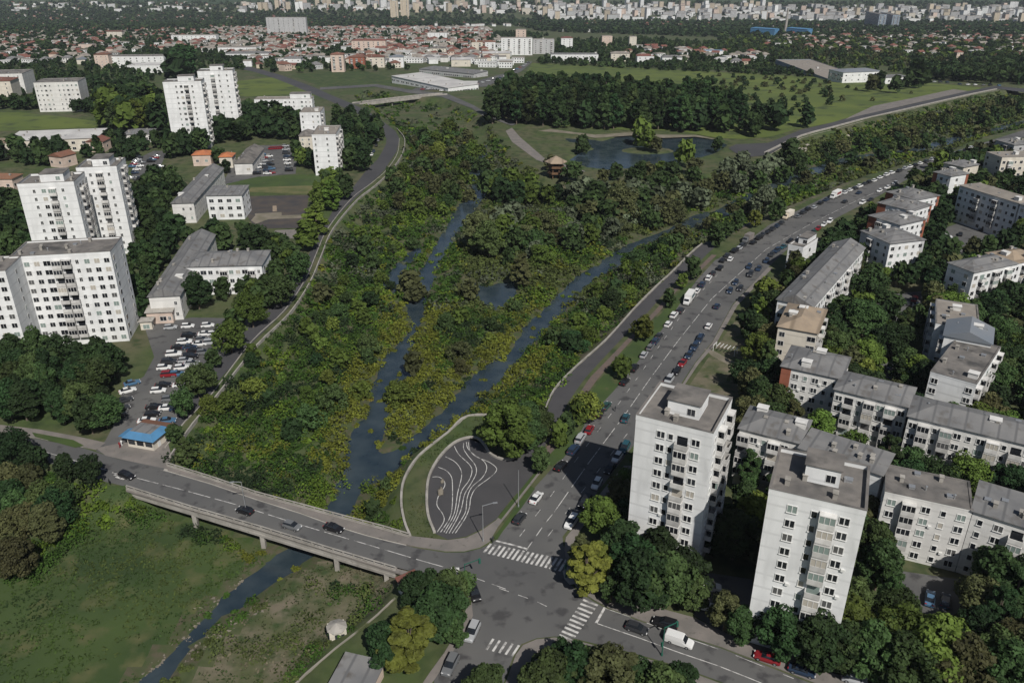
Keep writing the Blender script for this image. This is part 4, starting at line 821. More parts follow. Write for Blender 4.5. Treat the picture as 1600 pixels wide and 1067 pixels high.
# ---------------------------------------------------------------- labels by landmark
LM=[((760,770),'the lined plaza'),((221,700),'the blue roofed kiosk'),((1050,800),'the avenue side white tower'),((1260,900),'the lower right white tower'),((820,870),'the avenue crossing'),
((530,1000),'the small bank hut'),((640,920),'the red roofed kiosk'),((100,470),'the long ten storey slab'),((130,330),'the pair of left towers'),((290,180),'the twin towers'),((1010,240),'the pond'),((868,265),'the wooden lookout'),
((350,440),'the riverside school'),((300,300),'the upper school'),((430,330),'the sports court'),((500,230),'the narrow white block'),((620,155),'the far bridge'),((700,120),'the white retail hall'),((1250,640),'the red ended block'),
((1260,440),'the very long slab'),((1395,340),'the staggered blocks'),((1540,320),'the long shaded block'),((1500,560),'the gabled row'),((1400,700),'the long right edge block'),((1580,240),'the cream edge block'),((1230,339),'the cream box truck'),
((1304,308),'the red marked truck'),((1075,473),'the white box truck'),((1345,118),'the blue roofed office'),((1215,46),'the blue factory halls'),((825,58),'the white market complex'),((575,62),'the peach apartment house'),((445,28),'the grey nine storey slab'),
((303,56),'the long white building'),((90,145),'the cream six storey block'),((80,215),'the long pale hall'),((430,250),'the crowded car park'),((1100,540),'the slatted pergola'),((600,650),'the lower left channel'),((770,460),'the middle river pool'),((1480,105),'the bare field'),((990,1000),'the zebra crossing below'),((1470,930),'the dark right courtyard'),((1430,480),'the roofless courtyard'),((380,800),'the near bridge'),((180,745),'the bridge road crossing'),((700,1000),'the side street')]
ORD=['nearest','second nearest','third nearest','fourth nearest','fifth nearest','sixth nearest','seventh nearest','eighth nearest','ninth nearest','tenth nearest','eleventh nearest','twelfth nearest']
def ordn(i):
    if i<12: return ORD[i]
    s={1:'st',2:'nd',3:'rd'}.get((i+1)%10 if (i+1)%100 not in(11,12,13) else 0,'th'); return '%d%s nearest'%(i+1,s)
def autolabel(items):   # items: (obj, u, v, look) ; u,v where it stands in the photograph
    cell={}
    for o,u,v,look in items:
        k=min(range(len(LM)),key=lambda i:(LM[i][0][0]-u)**2+((LM[i][0][1]-v)*1.6)**2); (lu,lv),nm=LM[k]
        du,dv=u-lu,(v-lv)*1.6
        d=('left of' if du<0 else 'right of') if abs(du)>abs(dv) else ('behind' if dv<0 else 'in front of')
        cell.setdefault((look,d,nm),[]).append((du*du+dv*dv,o))
    for (look,d,nm),L in cell.items():
        L.sort(key=lambda a:a[0])
        for i,(_,o) in enumerate(L): o['label']=look+' '+d+' '+nm+('' if len(L)==1 else ', '+ordn(i))
# ---------------------------------------------------------------- cars
PAINT={'white':(.62,.62,.61),'silver':(.33,.34,.35),'grey':(.13,.135,.14),'black':(.012,.012,.014),'navy':(.02,.035,.065),'red':(.20,.015,.02),'blue':(.06,.13,.22),'green':(.02,.06,.05),'teal':(.02,.07,.09),'cream':(.60,.52,.40),'dark':(.03,.032,.036)}
for k,c in PAINT.items(): M['paint_'+k]=mat('paint_'+k,c,.3,spec=.5,metal=.0)
def loft(mb,st,mi=0,taper=.0):
    # st: (x, halfwidth_bottom, halfwidth_top, z0, z1)
    vs=[];n=len(st)
    for x,hb,ht,z0,z1 in st: 
        zm=z0+(z1-z0)*.55
        vs+=[(x,-hb*.94,z0),(x,-hb,zm),(x,-ht,z1),(x,ht,z1),(x,hb,zm),(x,hb*.94,z0)]
    fs=[]
    for i in range(n-1):
        for j in range(6): a=i*6+j;b=i*6+(j+1)%6; fs.append((a,a+6,b+6,b))
    fs+=[tuple(range(6)),tuple(range(n*6-1,n*6-7,-1))]
    mb.add(vs,fs,mi)
SHAPES={ # length, body stations, cabin glass stations, roof stations
'sedan':(4.5,[(-2.25,.72,.66,.35,.72),(-2.1,.84,.74,.25,.92),(-1.2,.88,.80,.22,.97),(.9,.88,.80,.22,.95),(1.9,.84,.74,.24,.78),(2.2,.70,.62,.30,.62)],[(-1.65,.74,.70,.94,.97),(-1.0,.74,.60,.94,1.40),(.1,.74,.61,.94,1.43),(.95,.74,.70,.92,.97)],(-1.0,.15,.59,1.38)),
'hatch':(4.1,[(-2.05,.76,.70,.32,.80),(-1.95,.84,.76,.25,.98),(-1.2,.87,.80,.22,1.0),(.9,.87,.79,.22,.98),(1.7,.83,.73,.24,.82),(2.0,.70,.62,.30,.62)],[(-1.95,.74,.70,.96,1.0),(-1.55,.74,.60,.96,1.44),(.15,.74,.61,.96,1.48),(1.0,.74,.70,.95,1.0)],(-1.6,.2,.59,1.44)),
'suv':(4.6,[(-2.3,.82,.76,.40,.95),(-2.2,.90,.82,.30,1.12),(-1.2,.93,.86,.28,1.14),(1.0,.93,.86,.28,1.12),(2.0,.90,.80,.30,1.0),(2.3,.78,.70,.36,.80)],[(-2.2,.80,.76,1.1,1.14),(-1.85,.80,.68,1.1,1.64),(.2,.80,.68,1.1,1.70),(1.1,.80,.76,1.08,1.14)],(-1.9,.25,.67,1.66)),
'van':(4.9,[(-2.45,.86,.82,.35,1.75),(-2.4,.90,.84,.28,1.86),(.6,.90,.84,.28,1.86),(1.25,.90,.82,.28,1.20),(2.2,.88,.76,.30,1.0),(2.45,.76,.70,.34,.8)],[(.3,.86,.72,1.15,1.80),(.75,.86,.72,1.15,1.74),(1.35,.84,.78,1.12,1.2)],(-2.3,.55,.80,1.86))}
CM={}
def car_meshes(shape,colr):
    if (shape,colr) in CM: return CM[(shape,colr)]
    L,body,cab,(rx0,rx1,rw,rz)=SHAPES[shape]; b=MB(); loft(b,body); b.box(rx0,rx1,-rw,rw,rz-.04,rz+.07)
    g=MB(); loft(g,cab)
    wh=MB(); vs=[]; n=12
    for y in (-.11,.11): vs+=[(.33*math.cos(2*math.pi*i/n),y,.33*math.sin(2*math.pi*i/n)) for i in range(n)]
    wh.add(vs,[(i,i+n,(i+1)%n+n,(i+1)%n) for i in range(n)]+[tuple(range(n)),tuple(range(2*n-1,n-1,-1))])
    rim=[(.18*math.cos(2*math.pi*i/n),yy,.18*math.sin(2*math.pi*i/n)) for yy in(-.115,.115) for i in range(n)]; wh.add(rim,[tuple(range(n)),tuple(range(2*n-1,n-1,-1))],1)
    hl=MB(); hl.box(-.06,.06,-.17,.17,-.08,.08)
    whole=MB(); whole.add(b.v,b.f,0); whole.add(g.v,g.f,1)
    for sx in (-L*.3,L*.31):
        for sy in (-.78,.78): whole.add([(x+sx,y+sy,z+.33) for x,y,z in wh.v],wh.f[:n+2],2)
    P=M['paint_'+colr]
    CM[(shape,colr)]=dict(body=b.mesh('body',P),window=g.mesh('window',M['carglass']),wheel=wh.mesh('wheel',[M['tyre'],M['steel']]),head=hl.mesh('headlight',M['lamp']),tail=hl.mesh('tail_light',M['tail']),whole=whole.mesh('car',[P,M['carglass'],M['tyre']]),L=L)
    return CM[(shape,colr)]
CARS=[]; CN={'sedan':'saloon','hatch':'hatchback','suv':'tall estate car','van':'van'}
def car(u,v,rz,colr,shape='sedan',z=.06,grp='cars parked and driving about the district'):
    x,y,zz=at(u,v); m=car_meshes(shape,colr); dist=math.hypot(x,y); jr=rng.uniform(-.03,.03)
    if dist<300:
        t=thing('car' if shape!='van' else 'van',(x,y,zz+z),rz+jr)
        for k,nm in (('body','body'),('window','window')): link(bpy.data.objects.new(nm,m[k]),t)
        for sx in (-m['L']*.3,m['L']*.31):
            for sy in (-.78,.78): o=link(bpy.data.objects.new('wheel',m['wheel']),t); o.location=(sx,sy,.33)
        hz=.68 if shape!='suv' else .85
        for sy in (-.58,.58):
            o=link(bpy.data.objects.new('headlight',m['head']),t); o.location=(m['L']/2-.1,sy,hz-.04)
            o=link(bpy.data.objects.new('tail_light',m['tail']),t); o.location=(-m['L']/2+.07,sy,hz+.12)
    else:
        t=link(bpy.data.objects.new('car' if shape!='van' else 'van',m['whole'])); t.location=(x,y,zz+z); t.rotation_euler=(0,0,rz+jr)
    tag(t,None,'car' if shape!='van' else 'van',grp); CARS.append((t,u,v,colr+' '+CN[shape])); return t
def dirp(a,b):
    A,B=at(*a),at(*b); return math.atan2(B[1]-A[1],B[0]-A[0])
def avdir(u,v):   # avenue heading at a pixel
    best=min(range(len(aveL)-1),key=lambda i:(aveL[i][1]-v)**2); i=best; j=max(0,min(len(aveL)-2,i)); return dirp(aveL[j+1],aveL[j])
shp=['sedan','hatch','sedan','suv','hatch']
def row(lst,turn=0.,grp='cars parked along the avenue kerb'):
    for i,it in enumerate(lst):
        u,v,c=it[:3]; s=it[3] if len(it)>3 else shp[(i*3+len(c))%5]; car(u,v,avdir(u,v)+turn,c,s,grp=grp)
row([(1016,545,'grey'),(1006,557,'silver','hatch'),(991,578,'black','suv'),(976,599,'black','sedan'),(947,637,'green','sedan'),(937,649,'black','suv'),(921,674,'red','hatch'),(907,688,'silver','suv'),(896,706,'navy','suv'),(876,731,'black','sedan'),(838,781,'white','sedan'),(812,813,'dark','hatch'),
(1044,509,'white'),(1053,495,'white','suv'),(1089,457,'white','hatch'),(1107,437,'white','suv'),(1125,421,'black'),(1129,409,'black'),(1141,407,'white'),(1148,394,'black','suv'),(1136,401,'dark'),(1186,374,'black','suv'),(1192,368,'dark'),(1207,360,'dark','suv'),(1247,340,'grey'),(1262,329,'black','suv'),(1272,326,'silver'),(1282,319,'black'),(1320,303,'white'),(1328,299,'white','hatch'),(1336,296,'dark'),(1343,293,'white'),(1351,289,'dark'),(1358,286,'black'),(1366,284,'white','hatch'),(1375,279,'white'),(1385,275,'white'),(1393,272,'white','suv'),(1405,269,'dark'),(1414,265,'silver'),(1422,262,'white'),(1430,260,'black'),(1438,257,'white'),(1447,254,'dark'),(1456,251,'silver'),(1465,249,'black'),(1473,246,'navy'),(1481,244,'white'),(1490,242,'black'),(1499,239,'navy'),(1508,236,'dark'),(1517,233,'white'),(1527,231,'dark'),(1537,228,'white')])
row([(1030,527,'dark'),(1024,536,'navy','suv'),(1063,488,'dark','suv'),(1097,447,'navy'),(1114,429,'dark','hatch'),(1155,390,'silver'),(1160,386,'dark','suv'),(1177,381,'black','hatch'),(1199,365,'black'),(1214,355,'navy'),(1221,350,'dark'),(1255,334,'dark','suv'),(1291,314,'navy'),(1318,302,'dark')])
row([(1092,534,'navy'),(1085,545,'navy','suv'),(1076,558,'navy','hatch'),(1066,570,'red','sedan'),(1057,583,'black','hatch'),(1045,597,'silver','suv'),(1034,606,'dark'),(976,703,'teal','suv'),(964,718,'white','hatch'),(953,735,'black'),(932,759,'white','hatch'),(914,788,'black'),(893,819,'white','suv'),
(1140,457,'navy','hatch'),(1149,444,'navy'),(1156,453,'dark'),(1185,422,'navy'),(1170,419,'navy','hatch'),(1172,431,'dark','suv'),(1197,410,'navy'),(1205,400,'dark'),(1213,394,'navy','suv'),(1270,365,'green'),(1278,359,'red'),(1287,353,'white'),(1296,348,'white','suv'),(1347,319,'white'),(1360,314,'dark'),(1374,300,'white'),(1386,295,'white','hatch'),(1398,288,'silver'),(1223,388,'teal'),(1234,379,'black'),(1250,373,'silver')],math.pi)
for it in [(977,656,'teal','sedan'),(1120,481,'navy','hatch'),(1320,317,'dark','hatch'),(1342,303,'navy','sedan'),(1095,528,'navy','hatch'),(1107,512,'white','hatch')]: row([it],0,'cars driving on the avenue')
bd=lambda u,v:dirp((u-20,v-6.5),(u+20,v+6.5))
for u,v,c,s,f in [(199,746,'black','hatch',0),(383,801,'black','hatch',1),(457,825,'grey','hatch',0),(522,828,'black','sedan',0),(995,985,'dark','hatch',0),(1039,978,'black','suv',1),(1061,1005,'white','van',0),(1198,1031,'red','sedan',1),(1252,1051,'navy','sedan',0)]:
    car(u,v,bd(u,v)+math.pi*f,c,s,grp='cars on the bridge road')
car(741,930,dirp((733,910),(750,950)),'black','suv',grp='cars on the side street'); car(738,991,dirp((748,965),(726,1012)),'silver','suv',grp='cars on the side street'); car(704,1043,dirp((720,1012),(690,1068)),'grey','suv',grp='cars on the side street')
car(1099,950,R(-15),'white','hatch',grp='cars in the courtyards'); car(1106,921,R(-10),'white','van',grp='cars in the courtyards')
for u,v,c in [(1452,938,'blue'),(1476,942,'navy'),(1420,478,'dark'),(1428,470,'red'),(1435,480,'silver'),(1389,577,'navy'),(1409,587,'silver'),(1478,372,'white'),(1486,377,'silver'),(1488,383,'white'),(1490,389,'white'),(1475,394,'dark'),(1472,401,'dark'),(1530,388,'blue'),(1545,392,'dark'),(1500,368,'black'),(1537,362,'dark'),(1334,1064,'silver')]:
    car(u,v,R(-20)+(R(80) if (u*7)%3<1 else 0),c,shp[int(u)%5],grp='cars in the courtyards')
pd=dirp((220,560),(320,552)); 
for u,v,c in [(287,537,'white'),(312,540,'white'),(280,545,'black'),(272,556,'white'),(305,550,'black'),(298,560,'black'),(265,568,'dark'),(290,566,'silver'),(257,577,'white'),(284,577,'white'),(265,588,'red'),(277,587,'blue'),(256,604,'black'),(283,604,'white'),(248,613,'white'),(265,626,'grey'),(242,638,'black'),(262,640,'white'),(239,650,'black'),(230,660,'white'),(278,641,'navy'),(262,660,'blue'),(267,514,'silver'),(294,512,'white'),(325,511,'white'),(296,527,'black'),(321,524,'white'),(335,524,'white'),(316,533,'grey'),(290,536,'white'),(330,538,'silver'),(297,545,'navy'),(318,553,'grey'),(300,570,'silver')]:
    car(u,v,pd,c,shp[(u+v)%5],grp='cars in the parking lot by the riverside road')
for u,v,c in [(207,601,'blue'),(200,613,'white'),(195,628,'dark'),(190,641,'dark'),(186,652,'black')]: car(u,v,pd+R(25),c,shp[u%5],grp='cars in the parking lot by the riverside road')
for u,v,c in [(598,207,'silver'),(597,214,'white'),(596,221,'grey'),(593,229,'black'),(589,238,'navy'),(583,248,'dark'),(586,243,'white')]: car(u-5,v,dirp((590,249),(604,217)),c,'hatch',grp='cars along the curve of the riverside road')
cc=['white','black','silver','navy','grey','red','dark','white','blue','silver']
k=0
for (a,b,n) in [((396,250),(398,272),5),((404,240),(402,273),8),((411,243),(418,273),7),((421,246),(425,272),5),((446,230),(452,268),8),((208,262),(218,248),5),((212,272),(222,256),4),((236,254),(246,246),4),((240,268),(250,262),4),((205,280),(230,282),4),((660,141),(700,138),6),((690,143),(730,141),7),((700,140),(745,136),6),((735,135),(800,118),8),((800,114),(826,99),7),((1500,133),(1560,135),6),((1440,128),(1480,130),5)]:
    for i in range(n):
        t=i/(n-1); k+=1; car(a[0]+(b[0]-a[0])*t+rng.uniform(-1,1),a[1]+(b[1]-a[1])*t,pd if v<400 else 0,cc[(k*7)%10],shp[k%5],z=.2,grp='small distant parked cars')
for i in range(6): car(423+i*3.4,233.5-i*.2,R(85),'red','hatch',grp='row of red vehicles at the back of the crowded car park')
def truck(u,v,boxm,cab,L,lab,stripe=None,rev=True):
    x,y,zz=at(u,v); rz=avdir(u,v)+(math.pi if rev else 0); t=thing('box_truck',(x,y,.08),rz,lab,'truck')
    m_=MB(); m_.box(-L/2,L/2-1.9,-1.15,1.15,.85,3.3); bx=m_.build('cargo_box',M[boxm],t)
    if stripe: m_=MB(); m_.box(-L/2+.8,L/2-3.2,-1.17,-1.152,1.6,2.7); m_.box(-L/2+.8,L/2-3.2,1.152,1.17,1.6,2.7); m_.build('side_panel',M[stripe],bx)
    m_=MB(); loft(m_,[(L/2-1.8,1.05,.95,.5,2.5),(L/2-.7,1.05,.92,.5,2.45),(L/2-.25,1.05,.9,.5,1.6),(L/2,1.0,.9,.5,1.2)]); m_.build('cab',M['paint_'+cab],t)
    m_=MB(); m_.add([(L/2-.62,-.8,2.32),(L/2-.22,-.85,1.62),(L/2-.22,.85,1.62),(L/2-.62,.8,2.32)],[(0,1,2,3)]); m_.build('windscreen',M['carglass'],t)
    wm=car_meshes('sedan','white')['wheel']
    for sx in (-L*.3,L/2-1.1):
        for sy in (-1,1): o=link(bpy.data.objects.new('wheel',wm),t); o.location=(sx,sy,.45); o.scale=(1.35,1.6,1.35)
truck(1076,472,'frame','white',8,'white box truck with teal front edge parked on the avenue','paint_teal'); truck(1168,378,'pave','grey',6.5,'pinkish grey box truck between dark parked cars on the avenue'); truck(1231,341,'cream','cream',7.5,'cream box truck parked near the bend of the avenue'); truck(1305,309,'frame','white',9,'white box truck with dark red marking farther along the avenue','paint_red')
autolabel(CARS)
# ---------------------------------------------------------------- people (tiny)
def person(u,v,top,leg,lab,rz=0.):
    x,y,z=at(u,v); bm=bmesh.new()
    J={'pel':(0,0,.95),'chest':(0,0,1.35),'neck':(0,0,1.5),'head':(0,.01,1.66),'lk':(.1,.06,.5),'lf':(.11,.0,.06),'rk':(-.1,-.04,.5),'rf':(-.11,-.16,.06),'le':(.27,0,1.12),'lh':(.26,.14,.88),'re':(-.27,0,1.12),'rh':(-.25,.1,.86),'ls':(.19,0,1.4),'rs':(-.19,0,1.4)}
    E=[('pel','chest'),('chest','neck'),('neck','head'),('pel','lk'),('lk','lf'),('pel','rk'),('rk','rf'),('chest','ls'),('ls','le'),('le','lh'),('chest','rs'),('rs','re'),('re','rh')]
    ks=list(J); me=bpy.data.meshes.new('person'); me.from_pydata([J[k] for k in ks],[(ks.index(a),ks.index(b)) for a,b in E],[]); me.materials.append(M[top])
    o=link(bpy.data.objects.new('person',me)); o.location=(x,y,z+.1); o.rotation_euler=(0,0,rz)
    o.modifiers.new('s','SKIN'); rad={'pel':.15,'chest':.17,'neck':.06,'head':.11,'lk':.07,'rk':.07,'lf':.05,'rf':.05,'le':.045,'re':.045,'lh':.035,'rh':.035,'ls':.07,'rs':.07}
    for i,k in enumerate(ks): me.skin_vertices[0].data[i].radius=(rad[k],rad[k])
    me.skin_vertices[0].data[0].use_root=True; o.modifiers.new('u','SUBSURF').levels=1; tag(o,lab,'person')
person(188,700,'paint_red','paint_dark','person in dark red top walking by the blue roofed kiosk'); person(191,697,'paint_white','paint_dark','person in pale top beside the blue roofed kiosk',1)
person(172,758,'paint_black','paint_dark','person in dark clothes waiting at the left end of the bridge',2); person(770,848,'paint_dark','paint_dark','person in dark clothes standing at the plaza side of the avenue crossing',.5)
person(886,903,'paint_dark','paint_dark','person in dark clothes on the pale corner across the avenue',2.5); person(961,643,'paint_dark','paint_dark','person in dark clothes walking along the avenue kerb',1)
# ---------------------------------------------------------------- vegetation
def leaf_cloud(cent,rad,n,size,rg,flat=.75):
    """n leaf quads around clump centres (k,3) with radii (k,)"""
    k=len(cent); c=rg.integers(0,k,n); d=rg.normal(size=(n,3)); d/=np.linalg.norm(d,axis=1)[:,None]
    r=rg.uniform(.55,1.,n)**.6; P=cent[c]+d*(rad[c]*r)[:,None]*np.array([1,1,flat])
    nrm=d*.7+rg.normal(size=(n,3))*.45+np.array([0,0,.35]); nrm/=np.linalg.norm(nrm,axis=1)[:,None]
    a=np.cross(nrm,rg.normal(size=(n,3))); a/=np.linalg.norm(a,axis=1)[:,None]+1e-9; b=np.cross(nrm,a)
    s=(size*rg.uniform(.6,1.3,n))[:,None]; 
    V=np.stack([P-a*s-b*s*.7,P+a*s-b*s*.5,P+a*s*.8+b*s,P-a*s*.7+b*s*.8],1).reshape(-1,3)
    return V,np.arange(n*4).reshape(-1,4),c
def crown_mesh(kind,seed,n):
    """unit-ish tree of height 10"""
    rg=np.random.default_rng(seed)
    if kind=='round': k=34; z0,z1,R_=2.3,9.6,3.6
    elif kind=='tall': k=34; z0,z1,R_=1.8,10.,2.3
    elif kind=='spread': k=36; z0,z1,R_=2.8,9.2,4.6
    elif kind=='cone': k=38; z0,z1,R_=1.0,10.,2.6
    elif kind=='bush': k=22; z0,z1,R_=.6,9.,6.0
    C=[];Rr=[]
    for i in range(k):
        t=((i+.5)/k)**.9; z=z0+(z1-z0)*t
        prof={'round':math.sin(math.pi*(t*.85+.12))**.6,'tall':math.sin(math.pi*(t*.82+.12))**.7,'spread':math.sin(math.pi*(t*.72+.2))**.6,'cone':(1-t)**.75*.95+.08,'bush':math.sin(math.pi*(t*.5+.45))**.7}[kind]
        a=i*2.39996+rg.uniform(-.5,.5); rr=R_*prof*rg.uniform(.35,1.)
        C.append((rr*math.cos(a),rr*math.sin(a),z+rg.uniform(-.5,.5))); Rr.append(R_*rg.uniform(.24,.44)*(.65 if kind in('cone','tall') and t>.7 else 1))
    V,F,_=leaf_cloud(np.array(C),np.array(Rr),n,.215 if n>5000 else (.33 if n>2000 else (.55 if n>700 else .62)),rg)
    return V,F,np.array(C)
def trunk_mesh(kind,seed,C,mt):
    rg=random.Random(seed); mb=MB(); h={'round':6,'tall':8,'spread':5.5,'cone':9,'bush':4}[kind]
    mb.cyl(0,0,-.5,h,.24,.09,7)
    idx_=sorted(range(len(C)),key=lambda i:rg.random())[:9]
    for i in idx_:
        c=C[i]; z=min(h-.5,max(1.2,c[2]*.45)); a=Vector((0,0,z)); b=Vector(c); d=(b-a)
        if d.length<.5: continue
        n=d.normalized(); u=n.orthogonal().normalized(); w_=n.cross(u); vs=[]
        for p,r in ((a,.10),(b,.035)):
            for q_ in range(4): vs.append(tuple(p+(u*math.cos(q_*1.57)+w_*math.sin(q_*1.57))*r))
        mb.add(vs,[(q_,(q_+1)%4,(q_+1)%4+4,q_+4) for q_ in range(4)])
    return mb.mesh('trunk',mt)
TP={}
def tproto(kind,leaf,var,lod):
    key=(kind,leaf,var,lod)
    if key not in TP:
        bk=(kind,var,lod,'g')
        n={0:7200,1:2600,2:800}[lod]
        if bk not in TP: TP[bk]=crown_mesh(kind,{'round':11,'tall':23,'spread':37,'cone':41,'bush':53}[kind]+var*101,n)
        V,F,C=TP[bk]; me=npmesh('crown',V,F,M['leaf_'+leaf]); tk=(kind,var,'t')
        if tk not in TP: TP[tk]=trunk_mesh(kind,var,C,M['bark'])
        TP[key]=(me,TP[tk])
    return TP[key]
CAND=[]   # (x,y,z,h,kind,leaf,widthscale,priority)
FPb=[(min(p[0] for p in f),max(p[0] for p in f),min(p[1] for p in f),max(p[1] for p in f),f) for f in FP]
BLb=[(min(p[0] for p in f),max(p[0] for p in f),min(p[1] for p in f),max(p[1] for p in f),f) for f in BLOCK]
def blocked(x,y,roads=True):
    if y>600 and any(abs(x-q[0])<q[2][2]/2+2 and -q[2][3]-5<y-q[1]<q[2][3]/2+2 for q in SPT): return True
    for L_ in ((FPb,BLb) if roads else (FPb,)):
        for a,b,c,d,f in L_:
            if a<x<b and c<y<d and bool(inpoly(np.array([x]),np.array([y]),f)[0]): return True
    return False
def tree(u,v,h,kind='round',leaf='mid',ws=1.,z=0.,pr=3.):
    x,y,_=at(u,v,z); CAND.append((x,y,tz(x,y),h,kind,leaf,ws,pr))
def scatter(px,sp,hr,kinds,leaves,z=0.,pr=1.,roads=True,ws=1.,jit=.42,keep=1.):
    poly=W(px,z); xs=[p[0] for p in poly]; ys=[p[1] for p in poly]; X=np.arange(min(xs),max(xs),sp); Y=np.arange(min(ys),max(ys),sp)
    A,B=np.meshgrid(X,Y); A=(A+(np.arange(A.shape[0])%2)[:,None]*sp/2+rng.uniform(-jit,jit,A.shape)*sp).ravel(); B=(B+rng.uniform(-jit,jit,B.shape)*sp).ravel()
    ok=inpoly(A,B,poly)
    for x,y in zip(A[ok],B[ok]):
        if rng.random()>keep or blocked(x,y,roads): continue
        CAND.append((x,y,tz(x,y),rng.uniform(*hr),kinds[rng.integers(len(kinds))],leaves[rng.integers(len(leaves))],ws*rng.uniform(.9,1.12),pr))
HM={}
def house_mesh(wallc,roofc,w_,d_,h,kind):
    key=(wallc,roofc,w_,d_,h,kind)
    if key in HM: return HM[key]
    mb=MB(); mb.box(-w_/2,w_/2,-d_/2,d_/2,-1,h)
    n=max(2,int(w_/3.2)); fl=max(1,int(h/2.9))
    for i in range(n):
        for j in range(fl):
            x=-w_/2+(i+.5)*w_/n; z=j*h/fl+h/fl*.55; mb.box(x-.7,x+.7,-d_/2-.05,-d_/2+.02,z-.65,z+.65,2)
    if kind=='flat': mb.box(-w_/2-.2,w_/2+.2,-d_/2-.2,d_/2+.2,h,h+.35,1)
    else:
        o_=.5; r=min(w_,d_)*.28; x0,x1,y0,y1=-w_/2-o_,w_/2+o_,-d_/2-o_,d_/2+o_; ins=min(d_,w_)/2 if kind=='hip' else 0
        mb.add([(x0,y0,h),(x1,y0,h),(x1,y1,h),(x0,y1,h),(x0+ins,0,h+r),(x1-ins,0,h+r)],[(0,1,5,4),(1,2,5),(2,3,4,5),(3,0,4),(0,3,2,1)],1)
    HM[key]=mb.mesh('house',[M[wallc],M[roofc],M['glass']]); return HM[key]
HOUSES=[('cream','red_roof',12,10,6,'hip'),('white','red_roof',10,9,6.5,'gable'),('white2','metal_roof',13,10,6,'hip'),('pink','red_roof',11,10,8,'hip'),('white','bitumen_light',16,10,7,'flat'),('cream','dkblue_roof',12,10,6,'gable'),('white','white_roof',22,12,6,'flat'),('tan','red_roof',10,8,5,'gable'),('white','bitumen_light',14,10,7,'flat'),('white2','bitumen',12,10,6.5,'hip'),('greyw','metal_roof',13,11,5.5,'hip')]
COLN={'cream':'cream','white':'white','white2':'pale','pink':'pinkish','tan':'tan'}; RN={'red_roof':'red roofed','metal_roof':'grey roofed','bitumen_light':'flat roofed','dkblue_roof':'slate roofed','white_roof':'long flat'}
BIG=[('white','bitumen_light',26,13,16,'flat'),('cream','bitumen_light',22,13,22,'flat'),('pink','bitumen',18,14,28,'flat'),('white','bitumen_light',40,14,14,'flat'),('tan','bitumen',18,16,34,'flat'),('greyw','bitumen_light',30,14,24,'flat'),('white','bitumen_light',16,15,36,'flat')]
SPT=[]
def hsc(px,sp,kinds,keep=.8,jit=.4):
    poly=W(px); xs=[p[0] for p in poly]; ys=[p[1] for p in poly]; X=np.arange(min(xs),max(xs),sp); Y=np.arange(min(ys),max(ys),sp); A,B=np.meshgrid(X,Y); A=(A+rng.uniform(-jit,jit,A.shape)*sp).ravel(); B=(B+rng.uniform(-jit,jit,B.shape)*sp).ravel()
    ok=inpoly(A,B,poly)&(rng.random(A.shape)<keep)
    for f in FP+BLOCK: ok&=~inpoly(A,B,f)
    u=800+FPX*A/(B*CP+(CAMH-zg(B))*SP); ok&=(u>-60)&(u<1660)
    for x,y in zip(A[ok],B[ok]): SPT.append((x,y,kinds[rng.integers(len(kinds))]))
